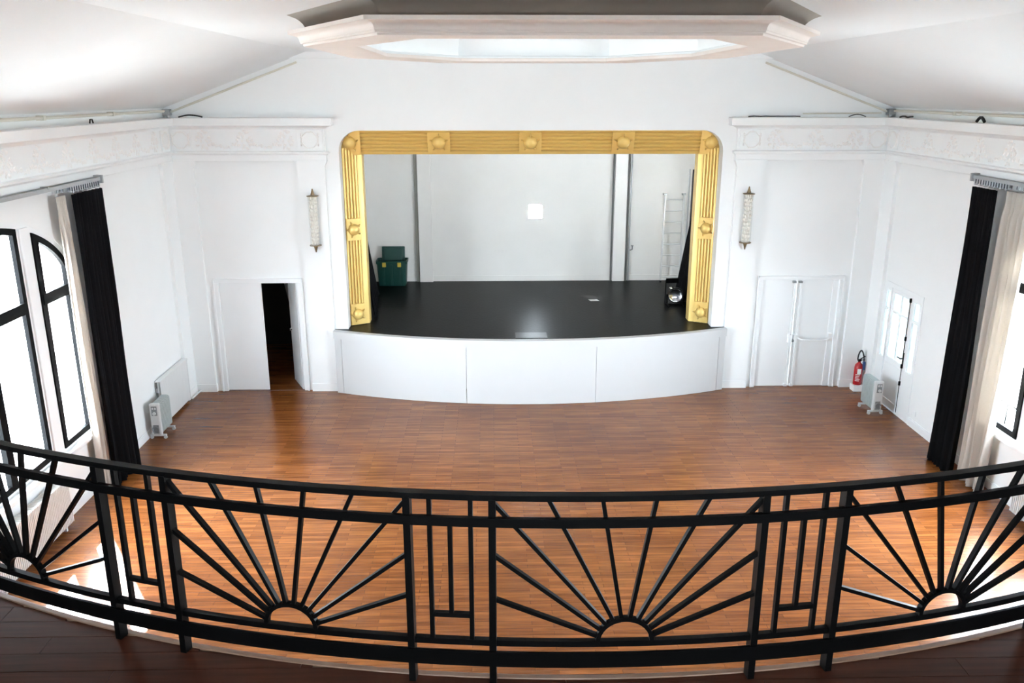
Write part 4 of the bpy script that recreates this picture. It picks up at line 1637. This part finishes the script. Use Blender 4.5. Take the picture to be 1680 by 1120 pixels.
for a, b in wide:
    c = (a + b) / 2
    R0 = 0.135
    zb = 2.966
    segs = 18
    pts = [(c + R0 * math.cos(math.pi * i / segs), zb + R0 * 0.92 * math.sin(math.pi * i / segs)) for i in range(segs + 1)]
    mb = MB()
    rows = []
    for i, (s, z) in enumerate(pts):
        t = math.pi * i / segs
        si, zi = c + (R0 - 0.020) * math.cos(t), zb + (R0 * 0.92 - 0.020) * math.sin(t)
        rows.append([(*arc(s, BR - 0.014), z), (*arc(s, BR + 0.014), z), (*arc(si, BR + 0.014), zi), (*arc(si, BR - 0.014), zi), (*arc(s, BR - 0.014), z)])
    mb.grid(rows)
    build('half_ring', mb, BLKMET, rail)
    W = b - a
    ends = [(a, 3.185), (a, 3.412), (a, 3.672), (a + 0.205 * W, 3.684), (a + 0.40 * W, 3.684), (a + 0.595 * W, 3.684), (a + 0.79 * W, 3.684), (b, 3.676), (b, 3.404), (b, 3.19)]
    for q, (s, z) in enumerate(ends):
        t = math.radians(180 - (12 + 156 * q / 9))
        s0, z0 = c + (R0 - 0.008) * math.cos(t), zb + (R0 * 0.92 - 0.008) * math.sin(t)
        p, r_ = arc3(s0, z0), arc3(s, z)
        am = (s + s0) / 2 / BR
        nn = (math.sin(am), -math.cos(am), 0)
        build('ray', MB().bar(p, r_, 0.018, 0.024, nn), BLKMET, rail)
for a, b in narrow:
    W = b - a
    for fr, z0, z1 in ((0.26, 2.966, 3.69), (0.5, 3.095, 3.565), (0.745, 2.966, 3.69)):
        build('baluster', radial_box(a + fr * W, 0.020, 0.024, z0, z1), BLKMET, rail)
    build('crossbar', arc_bar(a + 0.26 * W, a + 0.745 * W, 3.082, 3.104, 0.024, 4), BLKMET, rail)

# ================================================================== OUTSIDE
tag(build('ground', MB().box(-60, 60, -40, 60, -0.75, -0.7), STONE), 'pale paved ground outside the windows', kind='structure')
# guard rail with a flower box outside the right window
gr = thing('outdoor_guard_rail', (8.6, 11.5, -0.7), 'thin dark guard rail on the terrace outside the arched window', 'railing')
mb = MB().box(8.58, 8.62, 9.0, 15.0, 0.40, 0.44).box(8.58, 8.62, 9.0, 15.0, -0.55, -0.52)
build('top_bar', mb, BLKMET, gr)
yy = 9.0
while yy < 15.01:
    build('bar', MB().box(8.59, 8.61, yy - 0.01, yy + 0.01, -0.7, 0.42), BLKMET, gr)
    yy += 0.5
pot = thing('flower_planter', (8.9, 12.6, -0.7), 'teal planter with red flowers outside the arched window', 'planter')
mb = MB()
for q in range(6):
    mb.box(8.75, 9.05, 12.40 + 0.08 * q, 12.46 + 0.08 * q, -0.69, 0.15)
mb.box(8.77, 9.03, 12.42, 12.84, -0.66, 0.13)
build('box', mb, TEAL, pot)
rf = random.Random(2)
mb = MB()
for q in range(30):
    mb.blob((8.9 + rf.uniform(-.15, .15), 12.62 + rf.uniform(-.22, .22), 0.25 + rf.uniform(-.08, .12)), (0.05, 0.05, 0.04), 6, 4)
build('leaves', mb, GREENLEAF, pot, smooth=60)
mb = MB()
for q in range(16):
    mb.blob((8.85 + rf.uniform(-.15, .15), 12.62 + rf.uniform(-.22, .22), 0.36 + rf.uniform(-.06, .10)), (0.04, 0.04, 0.035), 6, 4)
build('flowers', mb, PETAL, pot, smooth=60)


def tree(x, y, h, r, seed, label):
    rt = random.Random(seed)
    t = thing('garden_tree', (x, y, -0.7), label, 'tree')
    tr_ = MB().tube([(x, y, -0.72), (x + 0.1, y, -0.7 + h * 0.3), (x + 0.05, y + 0.1, -0.7 + h * 0.6)], [0.16, 0.12, 0.05], 8)
    for q in range(6):
        a = 2 * math.pi * q / 6
        tr_.tube([(x + 0.08, y, -0.7 + h * 0.35), (x + r * 0.6 * math.cos(a), y + r * 0.6 * math.sin(a), -0.7 + h * 0.65)], [0.05, 0.015], 6)
    build('trunk', tr_, BARK, t, smooth=60)
    mb_ = MB()
    for q in range(1500):
        while True:
            p = Vector((rt.uniform(-1, 1), rt.uniform(-1, 1), rt.uniform(-1, 1)))
            if 0.2 < p.length < 1:
                break
        c = Vector((x + p.x * r, y + p.y * r, -0.7 + h * 0.65 + p.z * h * 0.35))
        u = Vector((rt.uniform(-1, 1), rt.uniform(-1, 1), rt.uniform(-1, 1))).normalized() * 0.11
        v = Vector((rt.uniform(-1, 1), rt.uniform(-1, 1), rt.uniform(-1, 1))).normalized() * 0.07
        mb_.add([c - u, c + v, c + u, c - v], [(0, 1, 2, 3)])
    o = build('foliage', mb_, GREENLEAF, t)
    o['kind'] = 'stuff'


tree(-13.5, 20.5, 5.5, 1.7, 21, 'small leafy tree outside the arched window on the panel radiator side')
